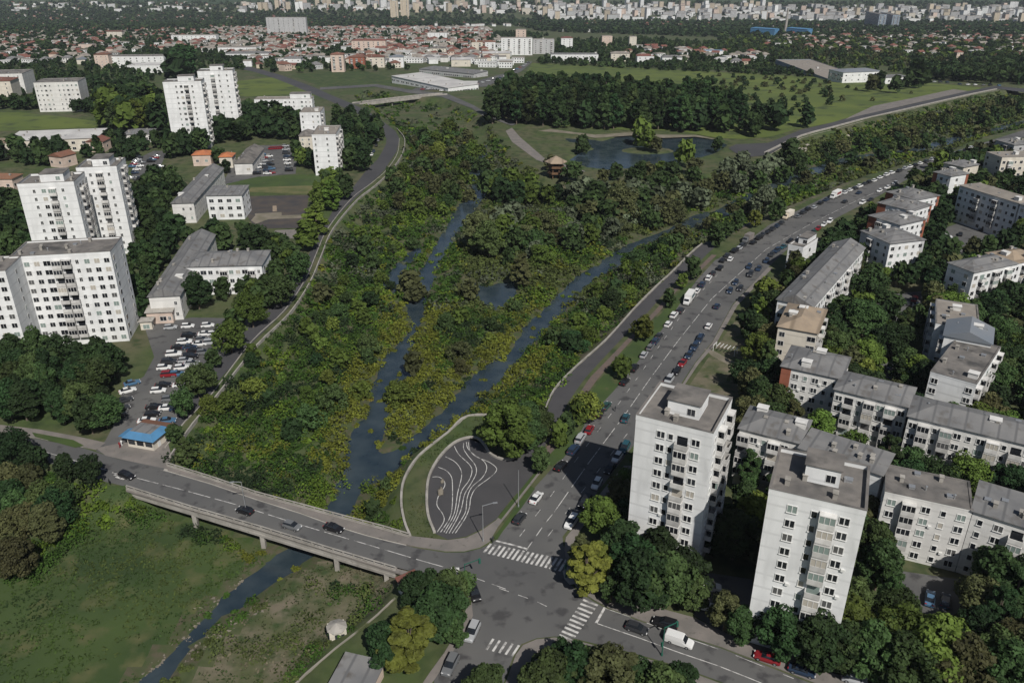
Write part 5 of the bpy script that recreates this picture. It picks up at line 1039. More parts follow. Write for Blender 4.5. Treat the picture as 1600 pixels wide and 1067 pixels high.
# named, hand placed trees
for a in [(396,512,11.5,'spread','bright',.95),(363,552,10,'spread','bright',.95),(440,480,11,'spread','mid',1.),(468,442,11,'spread','mid',1.),(482,392,12,'tall','bright',1.4),(497,368,13,'tall','bright',1.5),(522,330,14,'tall','bright',1.3),(540,312,12,'round','mid',1.),(568,268,11,'round','dark',1.),
 (312,483,12,'round','dark',1.1),(350,470,8,'round','mid',.9),(414,440,9,'round','mid',1.),(425,470,10,'spread','mid',1.),(400,478,9,'round','bright',1.),(312,622,9.5,'spread','mid',1.),(290,652,8,'spread','mid',.9),(292,712,7.5,'tall','mid',1.3),(328,600,6,'round','mid',1.),(275,690,5,'round','mid',1.),
 (365,522,8,'round','mid',1.),(335,575,6,'round','mid',1.),
 (240,430,12,'tall','mid',1.1),(232,470,11,'tall','dark',1.1),(262,400,10,'round','dark',1.),(222,500,8,'round','dark',1.),(275,378,12,'round','dark',1.15),(338,385,11,'round','dark',1.2),(352,392,11,'round','mid',1.),(402,398,12,'round','dark',1.2),(385,385,10,'round','mid',1.),(300,392,9,'round','mid',1.),
 (797,712,14,'round','bright',1.15),(822,700,12,'round','mid',1.1),(775,700,10,'round','bright',1.),(845,690,9,'round','mid',1.),
 (916,658,8,'spread','bright',.95),(905,664,7,'round','bright',.9),(970,590,6.5,'spread','bright',.9),(1003,532,8,'round','yellow',1.05),(874,700,7,'round','bright',.9),(843,740,7,'round','mid',.85),(884,682,6.5,'round','mid',.9),(1082,437,8.5,'round','mid',1.),(1065,452,6,'round','bright',.9),(1045,480,6.5,'round','mid',.9),(1117,385,10,'tall','mid',1.3),(1150,360,9,'tall','mid',1.2),(1178,356,8,'round','yellow',.9),(1135,372,7,'round','mid',1.),(1193,330,15,'spread','grey',.85),(1212,345,10,'round','mid',.9),
 (915,930,11.5,'tall','yellow',1.25),(930,915,10,'tall','yellow',1.2),(905,890,8,'tall','olive',1.2),(955,940,6,'round','mid',1.),(1003,952,12.5,'round','dark',1.1),(1035,948,12,'round','mid',1.1),(1060,935,11,'round','dark',1.1),(985,925,12,'round','dark',1.),(970,890,11,'round','dark',1.),(1080,955,8,'round','mid',1.),
 (1130,985,8,'round','olive',1.),(1154,1003,7.5,'round','mid',1.),(1112,870,7,'tall','mid',1.2),(1215,1025,10,'round','dark',1.),(1192,1000,8,'round','dark',1.),(1262,1040,11,'round','dark',1.05),(1290,1048,10,'round','dark',1.),(1318,1050,10,'round','mid',1.05),(1350,1062,11,'round','mid',1.1),(1392,985,9,'round','mid',1.05),(1445,1065,13,'round','bright',1.2),(1480,1085,12,'round','olive',1.1),(1405,1080,11,'round','mid',1.1),(1380,1030,9,'round','dark',1.),(1560,1090,11,'round','mid',1.1),(1590,1060,10,'round','olive',1.),
 (640,1060,12,'tall','yellow',1.45,-2),(608,1055,9,'round','dark',1.,-2),(690,995,10,'round','dark',1.25),(700,960,9,'round','mid',1.2),(672,950,8,'round','dark',1.),(655,965,8,'round','dark',1.,-2),(725,935,6,'round','mid',1.),(712,1010,6,'round','mid',1.),
 (860,1095,9,'round','mid',1.2),(830,1090,7,'round','mid',1.1),(900,1080,9,'round','dark',1.1),(955,1095,10,'round','olive',1.2),(925,1065,7,'round','mid',1.),(1030,1110,9,'round','mid',1.2),(1060,1100,7.5,'round','dark',1.1),(760,1105,8,'round','mid',1.1),(990,1090,8,'round','dark',1.),(877,1045,6,'round','dark',1.),
 (292,122,33,'round','dark',1.25),(276,124,24,'round','dark',1.1),(1000,226,17,'round','bright',.8),(1012,236,12,'round','bright',1.),(1024,238,9,'spread','olive',1.),(1068,262,15,'round','bright',.9),(910,240,12,'round','mid',.9),(1235,250,16,'round','mid',1.),(1120,238,9,'round','mid',1.),
 (1258,200,15,'round','dark',.9),(1212,205,18,'round','dark',1.),(1178,215,13,'tall','mid',1.),(1360,144,15,'round','olive',1.),(1372,142,16,'tall','mid',1.1),(1398,146,15,'round','mid',.9),(1428,138,24,'tall','mid',1.3),(1440,134,17,'round','mid',1.),(1415,140,13,'round','mid',1.),
 (745,392,16,'round','olive',1.15,-4.5),(765,405,15,'round','mid',1.1,-4.5),(815,452,13,'tall','olive',1.2,-4.5),(735,470,8,'spread','olive',1.,-4.5),(972,350,17,'spread','olive',1.05,-4.5),(945,360,13,'round','mid',1.,-4.5),(640,455,9,'spread','olive',1.1,-4.5),(650,470,8,'spread','olive',1.1,-4.5),(570,400,8,'round','mid',1.1,-4.5),(505,478,8,'spread','olive',1.,-4.5)]:
    tree(*a[:6],z=a[6] if len(a)>6 else 0)
sc=scatter
sc([(-40,570),(60,560),(120,560),(225,585),(190,610),(182,650),(160,682),(100,672),(-40,655)],6.2,(8,11.5),['round','round','spread'],['dark','dark','mid'],pr=2)
sc([(-60,730),(40,735),(110,752),(160,772),(150,800),(110,835),(60,850),(45,890),(-60,900)],5.5,(7,10),['round','spread'],['dark','mid','olive'],-3,2)
sc([(0,330),(45,320),(62,395),(-10,420),(-60,360)],8,(9,12),['round'],['dark','mid'],pr=2)
sc([(0,262),(80,258),(110,250),(80,235),(0,240)],9,(9,13),['round','tall'],['dark','mid'],pr=2)
sc([(215,400),(222,340),(262,330),(268,370),(250,440),(232,480),(205,520),(200,440)],7,(8,11),['round','tall'],['dark','mid'],pr=2)
sc([(165,205),(262,210),(258,185),(240,165),(160,170)],9.5,(15,21),['round','tall'],['mid','dark','bright'],pr=2)
sc([(110,176),(160,182),(150,170),(60,163),(0,165),(0,172)],9,(7,10),['round'],['dark','mid'],pr=2)
sc([(262,255),(300,245),(360,225),(400,222),(455,222),(470,195),(380,185),(355,190),(262,222)],9,(10,14),['round'],['dark','dark','mid'],pr=2)
sc([(240,330),(268,330),(285,300),(262,285),(235,290)],8,(8,11),['round'],['dark','mid'],pr=2)
sc([(325,290),(345,300),(372,276),(395,276),(390,262),(350,252),(328,258)],8,(7,10),['round'],['dark','mid'],pr=2)
sc([(525,235),(530,262),(552,272),(566,262),(580,246),(590,232),(593,215),(590,198),(560,185),(525,195)],8.5,(9,13),['round','tall'],['dark','dark','mid'],pr=2)
sc([(452,262),(490,268),(530,266),(528,255),(490,254),(462,240),(455,225),(468,215),(470,240)],8,(8,11),['round'],['dark','mid','bright'],pr=2)
sc([(495,290),(545,280),(530,310),(505,340),(488,345)],8,(8,11),['tall','round'],['bright','mid'],pr=2)
sc([(425,400),(470,385),(450,430),(425,470),(408,475),(412,430)],7,(7,10),['round'],['mid','bright'],pr=2)
sc([(60,262),(200,264),(205,238),(185,215),(168,222),(120,228),(60,232)],9,(7,11),['round','tall'],['dark','mid'],pr=2,keep=.8)
sc([(265,345),(262,300),(240,292),(205,290),(200,330),(240,345)],9,(7,10),['round'],['dark','mid'],pr=2,keep=.8)
sc([(862,262),(905,268),(960,270),(1040,268),(1100,258),(1140,246),(1150,262),(1050,278),(900,284),(850,282)],13,(6,9),['round','spread'],['mid','bright','olive'],pr=2,keep=.35)
sc([(775,235),(830,262),(850,280),(800,270),(768,250)],12,(5,9),['round'],['mid','dark'],pr=2,keep=.7)
sc([(190,262),(262,236),(300,232),(262,215),(240,222),(190,232)],10,(7,10),['round'],['dark','mid'],pr=2,keep=.7)
# poplar wood by the pond
sc([(755,195),(775,165),(800,155),(900,158),(1020,165),(1100,168),(1150,185),(1165,212),(1100,210),(950,203),(860,200),(800,196)],10,(17,23),['tall','tall','cone'],['dark','dark','mid'],pr=2.2,roads=False)
sc([(1165,212),(1205,205),(1210,195),(1165,190)],12,(13,18),['tall','round'],['dark','mid'],pr=2)
# trees of the middle island and park edge
sc([(740,305),(790,322),(860,325),(878,308),(830,300),(790,280),(768,280)],8.5,(9,13),['round'],['mid','dark','bright'],-3,2.,False)
sc([(870,350),(960,352),(1040,338),(1110,318),(1180,295),(1230,280),(1230,262),(1170,268),(1100,280),(1000,289),(890,292)],9.5,(8,12),['round','spread','round'],['mid','grey','olive','mid'],-3,2.,False,keep=.85)
sc([(790,420),(840,425),(900,400),(960,375),(1040,355),(1100,322),(1060,330),(960,350),(850,350),(770,340),(760,380)],8.5,(6,11),['round','spread','bush'],['olive','mid','grey','bright'],-4.5,1.8,False,keep=.9)
sc([(850,540),(905,480),(950,430),(1000,400),(1060,380),(1085,385),(1030,430),(975,485),(900,560),(860,590)],7,(4,8),['round','bush'],['mid','bright','dark'],-3.5,1.6,False,keep=.8)
sc([(1240,310),(1340,272),(1430,246),(1530,212),(1600,195),(1600,175),(1500,200),(1400,225),(1300,250),(1230,285)],10,(4,9),['round','spread','bush'],['mid','olive','dark','olive'],-4.5,1.5,False,keep=.5)
sc([(1260,250),(1400,208),(1540,170),(1640,150),(1640,180),(1500,200),(1400,225),(1300,250),(1230,285)],9,(4,9),['round','bush'],['mid','olive','dark'],-4.5,1.5,False,keep=.6)
sc([(640,205),(720,190),(760,250),(735,330),(690,360),(620,330),(600,300),(640,250)],9.5,(5,10),['round','spread','bush'],['mid','olive','bright'],-4.5,1.4,False,keep=.6)
sc([(500,470),(560,350),(620,320),(660,380),(630,440),(600,560),(560,660),(480,700),(330,690),(320,650),(420,560)],9,(3.5,7),['round','bush','spread'],['mid','bright','bright','dark'],-4.5,1.2,False,keep=.7)
sc([(615,650),(640,590),(700,500),(800,480),(870,440),(800,520),(720,590),(650,660)],9,(3.5,7.5),['round','bush','spread'],['olive','bright','mid'],-4.5,1.2,False,keep=.6)
sc([(560,830),(640,835),(630,780),(600,755),(575,780)],6,(3,5.5),['bush','round'],['olive','mid'],-4.5,1.2,False,keep=.7)
sc([(370,410),(470,385),(455,420),(425,470),(400,520),(385,500)],6,(7,10),['round','spread'],['bright','mid'],0,2,True,keep=.5)
sc([(1000,395),(1060,372),(1120,358),(1170,340),(1230,315),(1225,300),(1160,325),(1110,345),(1120,362),(1060,380)],7,(5,9),['round','spread'],['mid','olive','bright'],-4.5,1.8,False,keep=.8)
# courtyards of the right bank
sc([(1130,570),(1165,500),(1200,450),(1300,385),(1420,300),(1470,262),(1560,246),(1640,240),(1750,300),(1750,1120),(1400,1075),(1300,1045),(1190,1003),(1190,900),(1165,880),(1130,890),(1095,905),(1000,900),(950,860),(925,830),(985,735),(1160,740),(1170,640)],7.0,(8,11.5),['round','round','tall','spread'],['dark','dark','mid','mid','olive','dark','bright'],pr=2)
sc([(700,915),(722,930),(732,942),(733,960),(715,985),(695,1018),(670,1050),(640,1060),(600,1060),(640,985),(655,930)],7,(4,7),['round','bush'],['mid','dark'],pr=1.5,keep=.5)
# suburbs and city belts
hsc([(-20,112),(30,104),(160,100),(250,80),(330,84),(330,50),(0,38)],22,HOUSES,.40)
hsc([(330,84),(430,96),(500,100),(500,80),(760,95),(790,72),(760,45),(330,45)],22,HOUSES,.52)
hsc([(1180,75),(1640,100),(1640,52),(1260,50)],30,HOUSES,.55)
hsc([(950,93),(1180,104),(1200,90),(1000,74)],24,HOUSES,.55)
hsc([(335,104),(440,114),(520,108),(640,108),(640,101),(560,96),(420,88),(340,80)],24,HOUSES,.5)
hsc([(500,98),(780,100),(800,88),(600,82)],20,HOUSES,.6)
hsc([(640,104),(700,106),(800,112),(820,98),(760,92),(640,96)],34,[HOUSES[6],HOUSES[4],HOUSES[6]],.7)
hsc([(850,52),(1150,50),(1150,44),(850,46)],50,[HOUSES[4],HOUSES[6]],.6)
n_named=len(SPT)
sc([(-20,160),(160,160),(250,125),(440,104),(500,98),(600,98),(800,75),(860,55),(500,45),(0,30)],13,(4,8.5),['round'],['dark','mid','dark'],pr=.9,keep=.8)
sc([(-20,110),(250,78),(330,60),(330,42),(-20,34)],13,(6,11),['round'],['dark','mid','dark'],pr=.9,keep=.5)
sc([(860,92),(1100,104),(1200,108),(1240,100),(1180,75),(1000,62),(870,66)],15,(5,9),['round'],['dark','mid'],pr=.9,keep=.9)
sc([(1150,85),(1450,110),(1640,130),(1640,60),(1400,55),(1150,62)],17,(5,9),['round','bush'],['mid','dark','olive'],pr=.9,keep=.85)
sc([(1450,126),(1560,132),(1640,134),(1640,105),(1560,100),(1540,112),(1440,115)],12,(9,14),['round'],['dark','mid'],pr=1.2)
sc([(980,150),(1180,205),(1300,185),(1440,150),(1400,125),(1200,118)],26,(2.5,5),['bush'],['dark','olive'],pr=.5,keep=.45)
sc([(335,104),(440,116),(640,110),(560,96),(420,86),(335,78)],13,(5,9),['round'],['dark','mid'],pr=.9,keep=.55)
sc([(838,101),(1200,119),(1300,122),(1215,108),(1000,98),(850,92)],10,(4,8),['round','bush'],['dark','mid'],pr=.9,keep=.7)
sc([(1060,92),(1200,108),(1330,108),(1440,118),(1640,125),(1640,90),(1400,72),(1100,66)],15,(4,8),['round','bush'],['mid','bright','dark'],pr=.9,keep=.6)
sc([(1050,140),(1150,175),(1230,185),(1330,160),(1300,128),(1100,118)],15,(2.5,5.5),['bush'],['dark','olive','dark'],pr=.5,keep=.5)
# turn the candidates into trees: the largest in view are things, the rest one distant woodland
def size_px(c):
    u,v,cz=proj(c[0],c[1],c[2]+c[3]/2)
    if cz<5: return -1
    s=FPX*c[3]/cz; return s if (-s<u<1600+s and -s*.3<v<1067+s) else -1
scored=sorted([(size_px(c),i) for i,c in enumerate(CAND)],reverse=True)
NT={'conifer':0}; LN={'dark':'dark green','mid':'green','bright':'fresh green','yellow':'yellow green','olive':'olive green','grey':'silvery grey green'}; KN={'round':'round','tall':'tall narrow','spread':'spreading','cone':'slim pointed','bush':'bushy'}
items=[]; rest=[]; cnt_={'tree':0,'poplar':0,'shrub':0}
for s,i in scored:
    x,y,z,h,kind,leaf,ws,pr=CAND[i]; fam='poplar' if (kind in('tall','cone') and h>16) else ('shrub' if kind=='bush' or h<5 else 'tree')
    if s<0: 
        if math.hypot(x,y)<900 : rest.append(i)
        continue
    lim={'tree':295,'poplar':120,'shrub':90}[fam]
    if cnt_[fam]>=lim or s<9: rest.append(i); continue
    cnt_[fam]+=1
    lod=0 if s>55 else (1 if s>24 else 2)
    cm,tm=tproto(kind,leaf,i%3,lod); t=thing(fam,(x,y,z),random.uniform(0,6.28)); sc_=h/10.
    for nm,me in (('trunk',tm),('crown',cm)):
        if kind=='bush' and nm=='trunk': continue
        o=link(bpy.data.objects.new(nm,me),t); o.scale=(sc_*ws*random.uniform(.93,1.08),sc_*ws*random.uniform(.93,1.08),sc_)
    tag(t,None,'tree' if fam!='shrub' else 'shrub',{'tree':'broadleaved trees of the streets, courts and river','poplar':'tall trees of the dark wood by the pond','shrub':'large shrubs of the river bed'}[fam])
    u,v,_=proj(x,y,z); items.append((t,u,v,('tall ' if h>11 and kind not in('tall',) else 'small ' if h<6 else '')+KN[kind]+' '+LN[leaf]+' '+('shrub' if fam=='shrub' else 'tree')))
autolabel(items)
# merged low-detail trees
def merged(name,cands,lab=None,extra=None,cat=None):
    VV=[];FF=[];TT=[];off=0
    base={}
    for (x,y,z,h,kind,leaf,ws,pr) in cands:
        d=math.hypot(x,y); n=260 if d<500 else (110 if d<900 else (50 if d<1700 else 26)); key=(kind,n,int(abs(x)*7)%3)
        if key not in base:
            rg=np.random.default_rng(len(base)); k=10
            V,F,C=crown_mesh(kind,key[2]*9+3,n*1); 
            ctr=np.repeat(V.reshape(-1,4,3).mean(1),4,0); f={260:1.5,110:2.2,50:3.2,26:4.6}[n]; V=ctr+(V-ctr)*f; base[key]=(V,F)
        V,F=base[key]; a=rng.uniform(0,6.28); s=h/10; c,sn=math.cos(a),math.sin(a)
        P=np.empty_like(V); P[:,0]=(V[:,0]*c-V[:,1]*sn)*s*ws+x; P[:,1]=(V[:,0]*sn+V[:,1]*c)*s*ws+y; P[:,2]=V[:,2]*s+z
        col=np.array(LEAF[leaf])*rng.uniform(.75,1.35); q_=np.repeat(rng.uniform(.75,1.3,len(V)//4),4)[:,None]*col[None,:]
        VV.append(P);FF.append(F+off);TT.append(np.hstack([q_,np.ones((len(V),1))])); off+=len(V)
    o=link(bpy.data.objects.new(name,npmesh(name,np.vstack(VV),np.vstack(FF),M['leaf_attr'],tint=np.vstack(TT)))); o['kind']='stuff'
    if lab: o['label']=lab; o['category']=cat or 'trees'
far=[CAND[i] for i in rest]
merged('woodland',far,'mass of smaller green trees filling courts, gardens and the plain')
# belts of far woodland
def belt(px,sp,hr,leaves,z=0,keep=.9):
    poly=W(px); xs=[p[0] for p in poly]; ys=[p[1] for p in poly]; X=np.arange(min(xs),max(xs),sp); Y=np.arange(min(ys),max(ys),sp); A,B=np.meshgrid(X,Y); A=(A+rng.uniform(-.5,.5,A.shape)*sp).ravel(); B=(B+rng.uniform(-.5,.5,B.shape)*sp).ravel()
    ok=inpoly(A,B,poly)&(rng.random(A.shape)<keep)
    for f in FP:
        ok&=~inpoly(A,B,f)
    # keep only what the picture could see
    u=800+FPX*A/(B*CP+(CAMH-zg(B))*SP); ok&=(u>-150)&(u<1750)
    return [(x,y,float(zg(y)),rng.uniform(*hr),'round',leaves[rng.integers(len(leaves))],rng.uniform(1.1,1.6),0) for x,y in zip(A[ok],B[ok])]
b1=belt([(-100,60),(400,45),(800,40),(850,50),(1150,60),(1700,60),(1700,40),(1150,37),(860,36),(400,24),(-100,16)],17,(7,12),['dark','mid','dark'],keep=.75)
b2=belt([(-300,24),(400,26),(860,38),(1900,41),(2100,4),(-500,4)],30,(9,14),['dark','mid'],keep=.42)
b3=belt([(1120,60),(1700,72),(1700,100),(1500,92),(1250,80),(1130,72)],16,(6,10),['mid','bright','dark'],keep=.7)
merged('far_woodland',b1+b2+b3,'dark green belt of trees between the plain and the far city')
# ---------------------------------------------------------------- thicket of the river bed
def thicket():
    xs=[p[0] for p in valley]; ys=[p[1] for p in valley]; sp=2.5
    X=np.arange(-260,700,sp); Y=np.arange(90,780,sp); A,B=np.meshgrid(X,Y); A=(A+rng.uniform(-.5,.5,A.shape)*sp).ravel(); B=(B+rng.uniform(-.5,.5,B.shape)*sp).ravel()
    far_=B>330; ok=~(far_&(rng.random(A.shape)<.45))
    A,B=A[ok],B[ok]; dv=sdist(A,B,valley); ok=dv>1.0; A,B,dv=A[ok],B[ok],dv[ok]
    dc=np.full(A.shape,-1e9)
    for c in chans: dc=np.maximum(dc,sdist(A,B,c))
    wet=(dc>-1.5)&(dc<4)&(rng.random(A.shape)<.10)&(nz(A,B,.3)>.1); ok=(dc<-.4-1.1*np.clip(nz(A,B,.35)+.45,0,2))|wet
    for f in (S+N_[::-1],): ok&=sdist(A,B,f)<-1.2
    # keep the mown flood-plain meadow, the grass strip and the right rough bank open
    for px in ([(-200,900),(60,910),(110,850),(190,812),(300,835),(365,868),(400,885),(385,897),(330,945),(245,1035),(190,1110),(-200,1500)],):
        inside=inpoly(A,B,W(px,-4.5)); ok&=~(inside&(rng.random(A.shape)>.0))
    rough=inpoly(A,B,W([(400,947),(470,890),(560,880),(640,890),(620,935),(560,990),(470,1060),(430,1110),(180,1160)],-4.5)); ok&=~(rough&(rng.random(A.shape)<.80))
    up=inpoly(A,B,W([(560,150),(700,156),(760,200),(770,240),(700,215),(640,190),(600,185)],-3)); ok&=~(up&(rng.random(A.shape)<.9))
    ok&=~inpoly(A,B,W([(627,783),(641,838),(700,843),(679,833),(667,774),(671,744),(687,715),(729,685),(800,712),(848,650),(800,648),(732,650),(700,676),(655,712),(632,748)]))
    ok&=~((dv<8)&(A>20)&(B<420)&(rng.random(A.shape)<.72))
    for f in FP: ok&=~inpoly(A,B,f)
    A,B,dv,dc=A[ok],B[ok],dv[ok],dc[ok]; n=len(A); print('thicket bushes',n)
    d=np.hypot(A,B); hz=nz(A,B,.09)
    hgt=np.clip(1.9+1.1*nz(A,B,.13)+rng.uniform(-1.1,1.4,n),.7,4.4)*np.where(dc>-5,.72,1.)*np.where(dc>-1.2,.35,1.)*np.where(dv<4,.7,1); 
    rad=hgt*rng.uniform(.6,.9,n)+.7
    G1=np.array((.036,.074,.012));G2=np.array((.080,.126,.015));YL=np.array((.108,.122,.017));OR=np.array((.120,.095,.018));OL=np.array((.066,.086,.024));GR=np.array((.075,.088,.055));DK=np.array((.018,.034,.012))
    n1=nz(A,B,.11)+rng.normal(0,.28,n); n2=nz(A+50,B-30,.06)+rng.normal(0,.25,n)
    pick=np.where(n1>.35,1,0); near=dc>-8.5; pick=np.where(near&(B<270)&(n2>-.3+.05*(-dc-4)),2,pick); pick=np.where(near&(B<270)&(n2>1.0),3,pick)
    pick=np.where((B>250)&(n2>-.1)&(A>-20),4,pick); pick=np.where((B>260)&(n1<-.55),5,pick); pick=np.where((n1<-.35)&(pick==0),6,pick); pick=np.where((rng.random(n)<.05),2,pick); pick=np.where((B<125),np.where(n1>0,4,0),pick)
    PAL=np.stack([G1,G2,YL,OR,OL,GR,DK]); col=PAL[pick]*rng.uniform(.7,1.3,n)[:,None]
    VV=[];FF=[];TT=[];off=0
    for lo_,hi_,nq,sz in ((0,170,135,.20),(170,260,95,.26),(260,420,44,.43),(420,2000,20,.75)):
        s=(d>=lo_)&(d<hi_); m=int(s.sum())
        if not m: continue
        dd=rng.normal(size=(m,nq,3)); dd/=np.linalg.norm(dd,axis=2)[:,:,None]; dd[:,:,2]=np.abs(dd[:,:,2]); r=rng.uniform(.6,1.05,(m,nq))
        # lumpy: two sub-lobes per bush
        P=dd*r[:,:,None]*np.stack([rad[s],rad[s],hgt[s]],1)[:,None,:]
        lob=rng.normal(size=(m,3,2))*.45*rad[s][:,None,None]; li=rng.integers(0,3,(m,nq)); P[:,:,:2]=P[:,:,:2]*.7+np.take_along_axis(lob,li[:,:,None].repeat(2,2),1)
        P[:,:,2]*=(.75+.5*(li/2)); base=np.stack([A[s],B[s],np.where(dc[s]>-1.2,np.maximum(tzv(A[s],B[s]),WZ),tzv(A[s],B[s]))-.1],1); P+=base[:,None,:]
        nr=dd*.6+rng.normal(size=dd.shape)*.45+np.array([0,0,.4]); nr/=np.linalg.norm(nr,axis=2)[:,:,None]
        a=np.cross(nr,rng.normal(size=nr.shape)); a/=np.linalg.norm(a,axis=2)[:,:,None]; b=np.cross(nr,a); q_=(sz*rng.uniform(.6,1.35,(m,nq)))[:,:,None]
        V=np.stack([P-a*q_-b*q_*.6,P+a*q_-b*q_*.5,P+a*q_*.8+b*q_*.7,P-a*q_*.7+b*q_*.9],2).reshape(-1,3); k=m*nq
        t=(col[s][:,None,:]*rng.uniform(.8,1.25,(m,nq,1))).reshape(-1,3); t=np.repeat(t,4,0)
        VV.append(V);FF.append(np.arange(k*4).reshape(-1,4)+off);off+=k*4;TT.append(np.hstack([t,np.ones((len(t),1))]))
    F_=np.vstack(FF); print('thicket quads',len(F_))
    o=link(bpy.data.objects.new('riverside_thicket',npmesh('riverside_thicket',np.vstack(VV),F_,M['leaf_attr'],tint=np.vstack(TT)))); o['kind']='stuff'; tag(o,'dense green and yellowish thicket covering the river bed between the banks','bushes')
thicket()
def grass_tufts(name,px,z,sp,hz_,cols,lab,q=10,size=.3):
    poly=W(px,z); xs=[p[0] for p in poly]; ys=[p[1] for p in poly]; X=np.arange(min(xs),max(xs),sp); Y=np.arange(min(ys),max(ys),sp); A,B=np.meshgrid(X,Y); A=(A+rng.uniform(-.6,.6,A.shape)*sp).ravel(); B=(B+rng.uniform(-.6,.6,B.shape)*sp).ravel()
    ok=inpoly(A,B,poly)
    for c in chans: ok&=sdist(A,B,c)<-.5
    ok&=(nz(A,B,.12)+rng.normal(0,.4,A.shape))>-.15; A,B=A[ok],B[ok]; m=len(A)
    P=np.stack([A,B,tzv(A,B)],1)[:,None,:]+rng.normal(size=(m,q,3))*np.array([.45,.45,.12])*sp*.8; P[:,:,2]=tzv(P[:,:,0],P[:,:,1])+np.abs(rng.normal(size=(m,q)))*hz_
    nr=rng.normal(size=P.shape)*.6+np.array([0,0,.8]); nr/=np.linalg.norm(nr,axis=2)[:,:,None]; a=np.cross(nr,rng.normal(size=nr.shape)); a/=np.linalg.norm(a,axis=2)[:,:,None]; b=np.cross(nr,a); s=(size*rng.uniform(.5,1.4,(m,q)))[:,:,None]
    V=np.stack([P-a*s,P+b*s*.6,P+a*s,P-b*s*.7],2).reshape(-1,3); C=np.array(cols); ci=np.clip(((nz(A,B,.07)+1)/2*len(C)).astype(int),0,len(C)-1); t=np.repeat((C[ci][:,None,:]*rng.uniform(.75,1.3,(m,q,1))).reshape(-1,3),4,0)
    o=link(bpy.data.objects.new(name,npmesh(name,V,np.arange(m*q*4).reshape(-1,4),M['leaf_attr'],tint=np.hstack([t,np.ones((len(t),1))])))); o['kind']='stuff'; tag(o,lab,'grass')
grass_tufts('meadow_grass',[(-60,860),(60,880),(150,800),(210,785),(300,830),(395,855),(430,868),(395,893),(330,945),(245,1035),(190,1110),(-200,1400)],-4.5,1.15,.16,[(.028,.052,.014),(.042,.072,.016),(.056,.078,.020),(.034,.062,.016),(.048,.074,.018)],'tall mixed green grass of the flood plain meadow below the bridge',9,.26)
grass_tufts('plaza_edge_grass',[(732,652),(700,679),(657,715),(635,752),(631,784),(636,812),(645,836),(690,842),(677,833),(666,806),(664,774),(668,744),(685,713),(706,692),(729,682),(760,690),(800,700),(820,670),(830,655)],0,1.1,.2,[(.035,.058,.016),(.055,.075,.022),(.075,.08,.03)],'rough grass on the curved strip between the river wall and the plaza',9,.2)
grass_tufts('rough_weeds',[(400,947),(470,890),(560,880),(640,890),(620,935),(560,990),(470,1060),(430,1110),(180,1160)],-4.5,1.5,.3,[(.10,.09,.055),(.045,.06,.022),(.13,.115,.075),(.04,.062,.02)],'patchy dry weeds and stones on the rough bank around the small hut',8,.24)
def stones(name,px,n,lab):
    L_=smooth_line(W(px,WZ),8); mb=MB()
    for i in range(n):
        p=L_[rng.integers(len(L_))]; x,y=p[0]+rng.normal()*.8,p[1]+rng.normal()*.8; s=rng.uniform(.15,.5); z=tz(x,y)
        vs=[(x+s*rng.uniform(-.5,.5)*2*(1 if a&1 else -1)*.6+(s*.6 if a&1 else -s*.6),y+(s*.6 if a&2 else -s*.6)*rng.uniform(.6,1.2),z-.3+(s*.9 if a&4 else 0)*rng.uniform(.6,1.1)) for a in range(8)]
        mb.add(vs,[(0,2,3,1),(4,5,7,6),(0,1,5,4),(1,3,7,5),(3,2,6,7),(2,0,4,6)])
    o=mb.build(name,M['stone']); o['kind']='stuff'; tag(o,lab,'stones')
stones('bank_stones',[(395,900),(370,917),(335,947),(300,987),(252,1037),(230,1055)],260,'pale stones lining the left bank of the stream below the bridge')
stones('bank_stones',[(400,955),(352,980),(320,1008),(297,1036)],120,'scattered pale stones on the right bank of the stream below the bridge')
# ---------------------------------------------------------------- houses of the suburbs and the far city
hsc([(-200,40),(850,42),(1150,46),(1800,50),(1800,40),(860,36),(400,28),(-200,20)],42,HOUSES[:5]+[HOUSES[6]]*3,.5)
hsc([(850,35),(1150,36),(1900,40),(2000,19),(1300,15),(850,10)],34,BIG+HOUSES[4:7]+[HOUSES[0]]+[BIG[0],BIG[3],BIG[5]]*3,.45)
hsc([(380,22),(600,19),(860,24),(860,8),(380,8)],38,BIG+HOUSES[:5],.42)
hsc([(-400,24),(380,24),(380,5),(-600,5)],60,HOUSES+[BIG[0],BIG[3]],.5)
hsc([(1250,14),(2300,18),(2300,13),(1250,10)],60,HOUSES,.4)
sc_=sorted(range(len(SPT)),key=lambda i:-SPT[i][2][4]*SPT[i][2][2]/SPT[i][1]**2*(1 if i<n_named else 1))
it=[]; restV=MB(); keep_=set(sc_[:290])
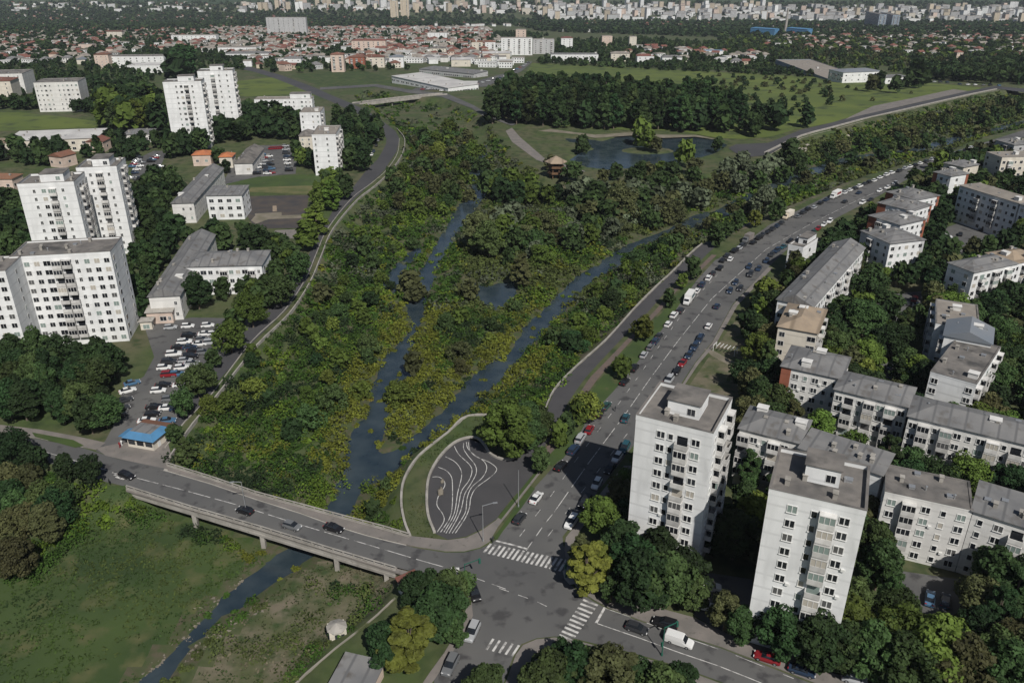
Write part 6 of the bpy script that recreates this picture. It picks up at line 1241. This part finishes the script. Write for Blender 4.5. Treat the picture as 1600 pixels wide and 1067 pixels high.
for i,(x,y,k) in enumerate(SPT):
    me=house_mesh(*k); rz=random.uniform(-.5,.5)+(.2 if i%3 else 1.5)
    if i in keep_:
        o=link(bpy.data.objects.new('house' if k[4]<13 else 'apartment_block',me)); o.location=(x,y,float(zg(y))); o.rotation_euler=(0,0,rz)
        o['category']='house' if k[4]<13 else 'apartment block'; o['group']='houses and blocks of the suburbs and far city'
        u,v,_=proj(x,y,float(zg(y))); it.append((o,u,v,'distant '+(COLN.get(k[0],'grey'))+' '+(RN.get(k[1],'flat roofed'))+' '+('house' if k[4]<13 else 'block')))
    else:
        c,s=math.cos(rz),math.sin(rz); n=len(restV.v); z=float(zg(y)); restV.v+=[(x+c*v.co.x-s*v.co.y,y+s*v.co.x+c*v.co.y,z+v.co.z) for v in me.vertices]
        wi={'cream':0,'white':1,'white2':1,'pink':2,'tan':3,'greyw':4}[k[0]]; ri=5 if 'red' in k[1] else 6
        for f in me.polygons: restV.f.append(tuple(n+j for j in f.vertices)); restV.m.append([wi,ri,7][f.material_index])
o=restV.build('far_city',[M[k] for k in ('cream','white','pink','tan','greyw','red_roof','bitumen_light','glass')]); o['kind']='stuff'; tag(o,'pale mass of small far city buildings spread below the hills','buildings')
autolabel(it); print('houses',len(SPT),'trees',len(CAND))
# ---------------------------------------------------------------- haze
mb=MB(); mb.box(-8600,8600,-250,9400,-420,520); m=bpy.data.materials.new('haze'); m.use_nodes=True; nt=m.node_tree
for n in list(nt.nodes):
    if n.type!='OUTPUT_MATERIAL': nt.nodes.remove(n)
pv=nt.nodes.new('ShaderNodeVolumePrincipled'); pv.inputs['Density'].default_value=.00004; pv.inputs['Density Attribute'].default_value=''; m.cycles.homogeneous_volume=True; pv.inputs['Color'].default_value=(.80,.87,1,1); nt.links.new(pv.outputs[0],[n for n in nt.nodes if n.type=='OUTPUT_MATERIAL'][0].inputs['Volume'])
o=mb.build('haze',m); o['kind']='stuff'; tag(o,'thin blue haze over the far city and hills','haze')
print('objects',len(COL.objects))
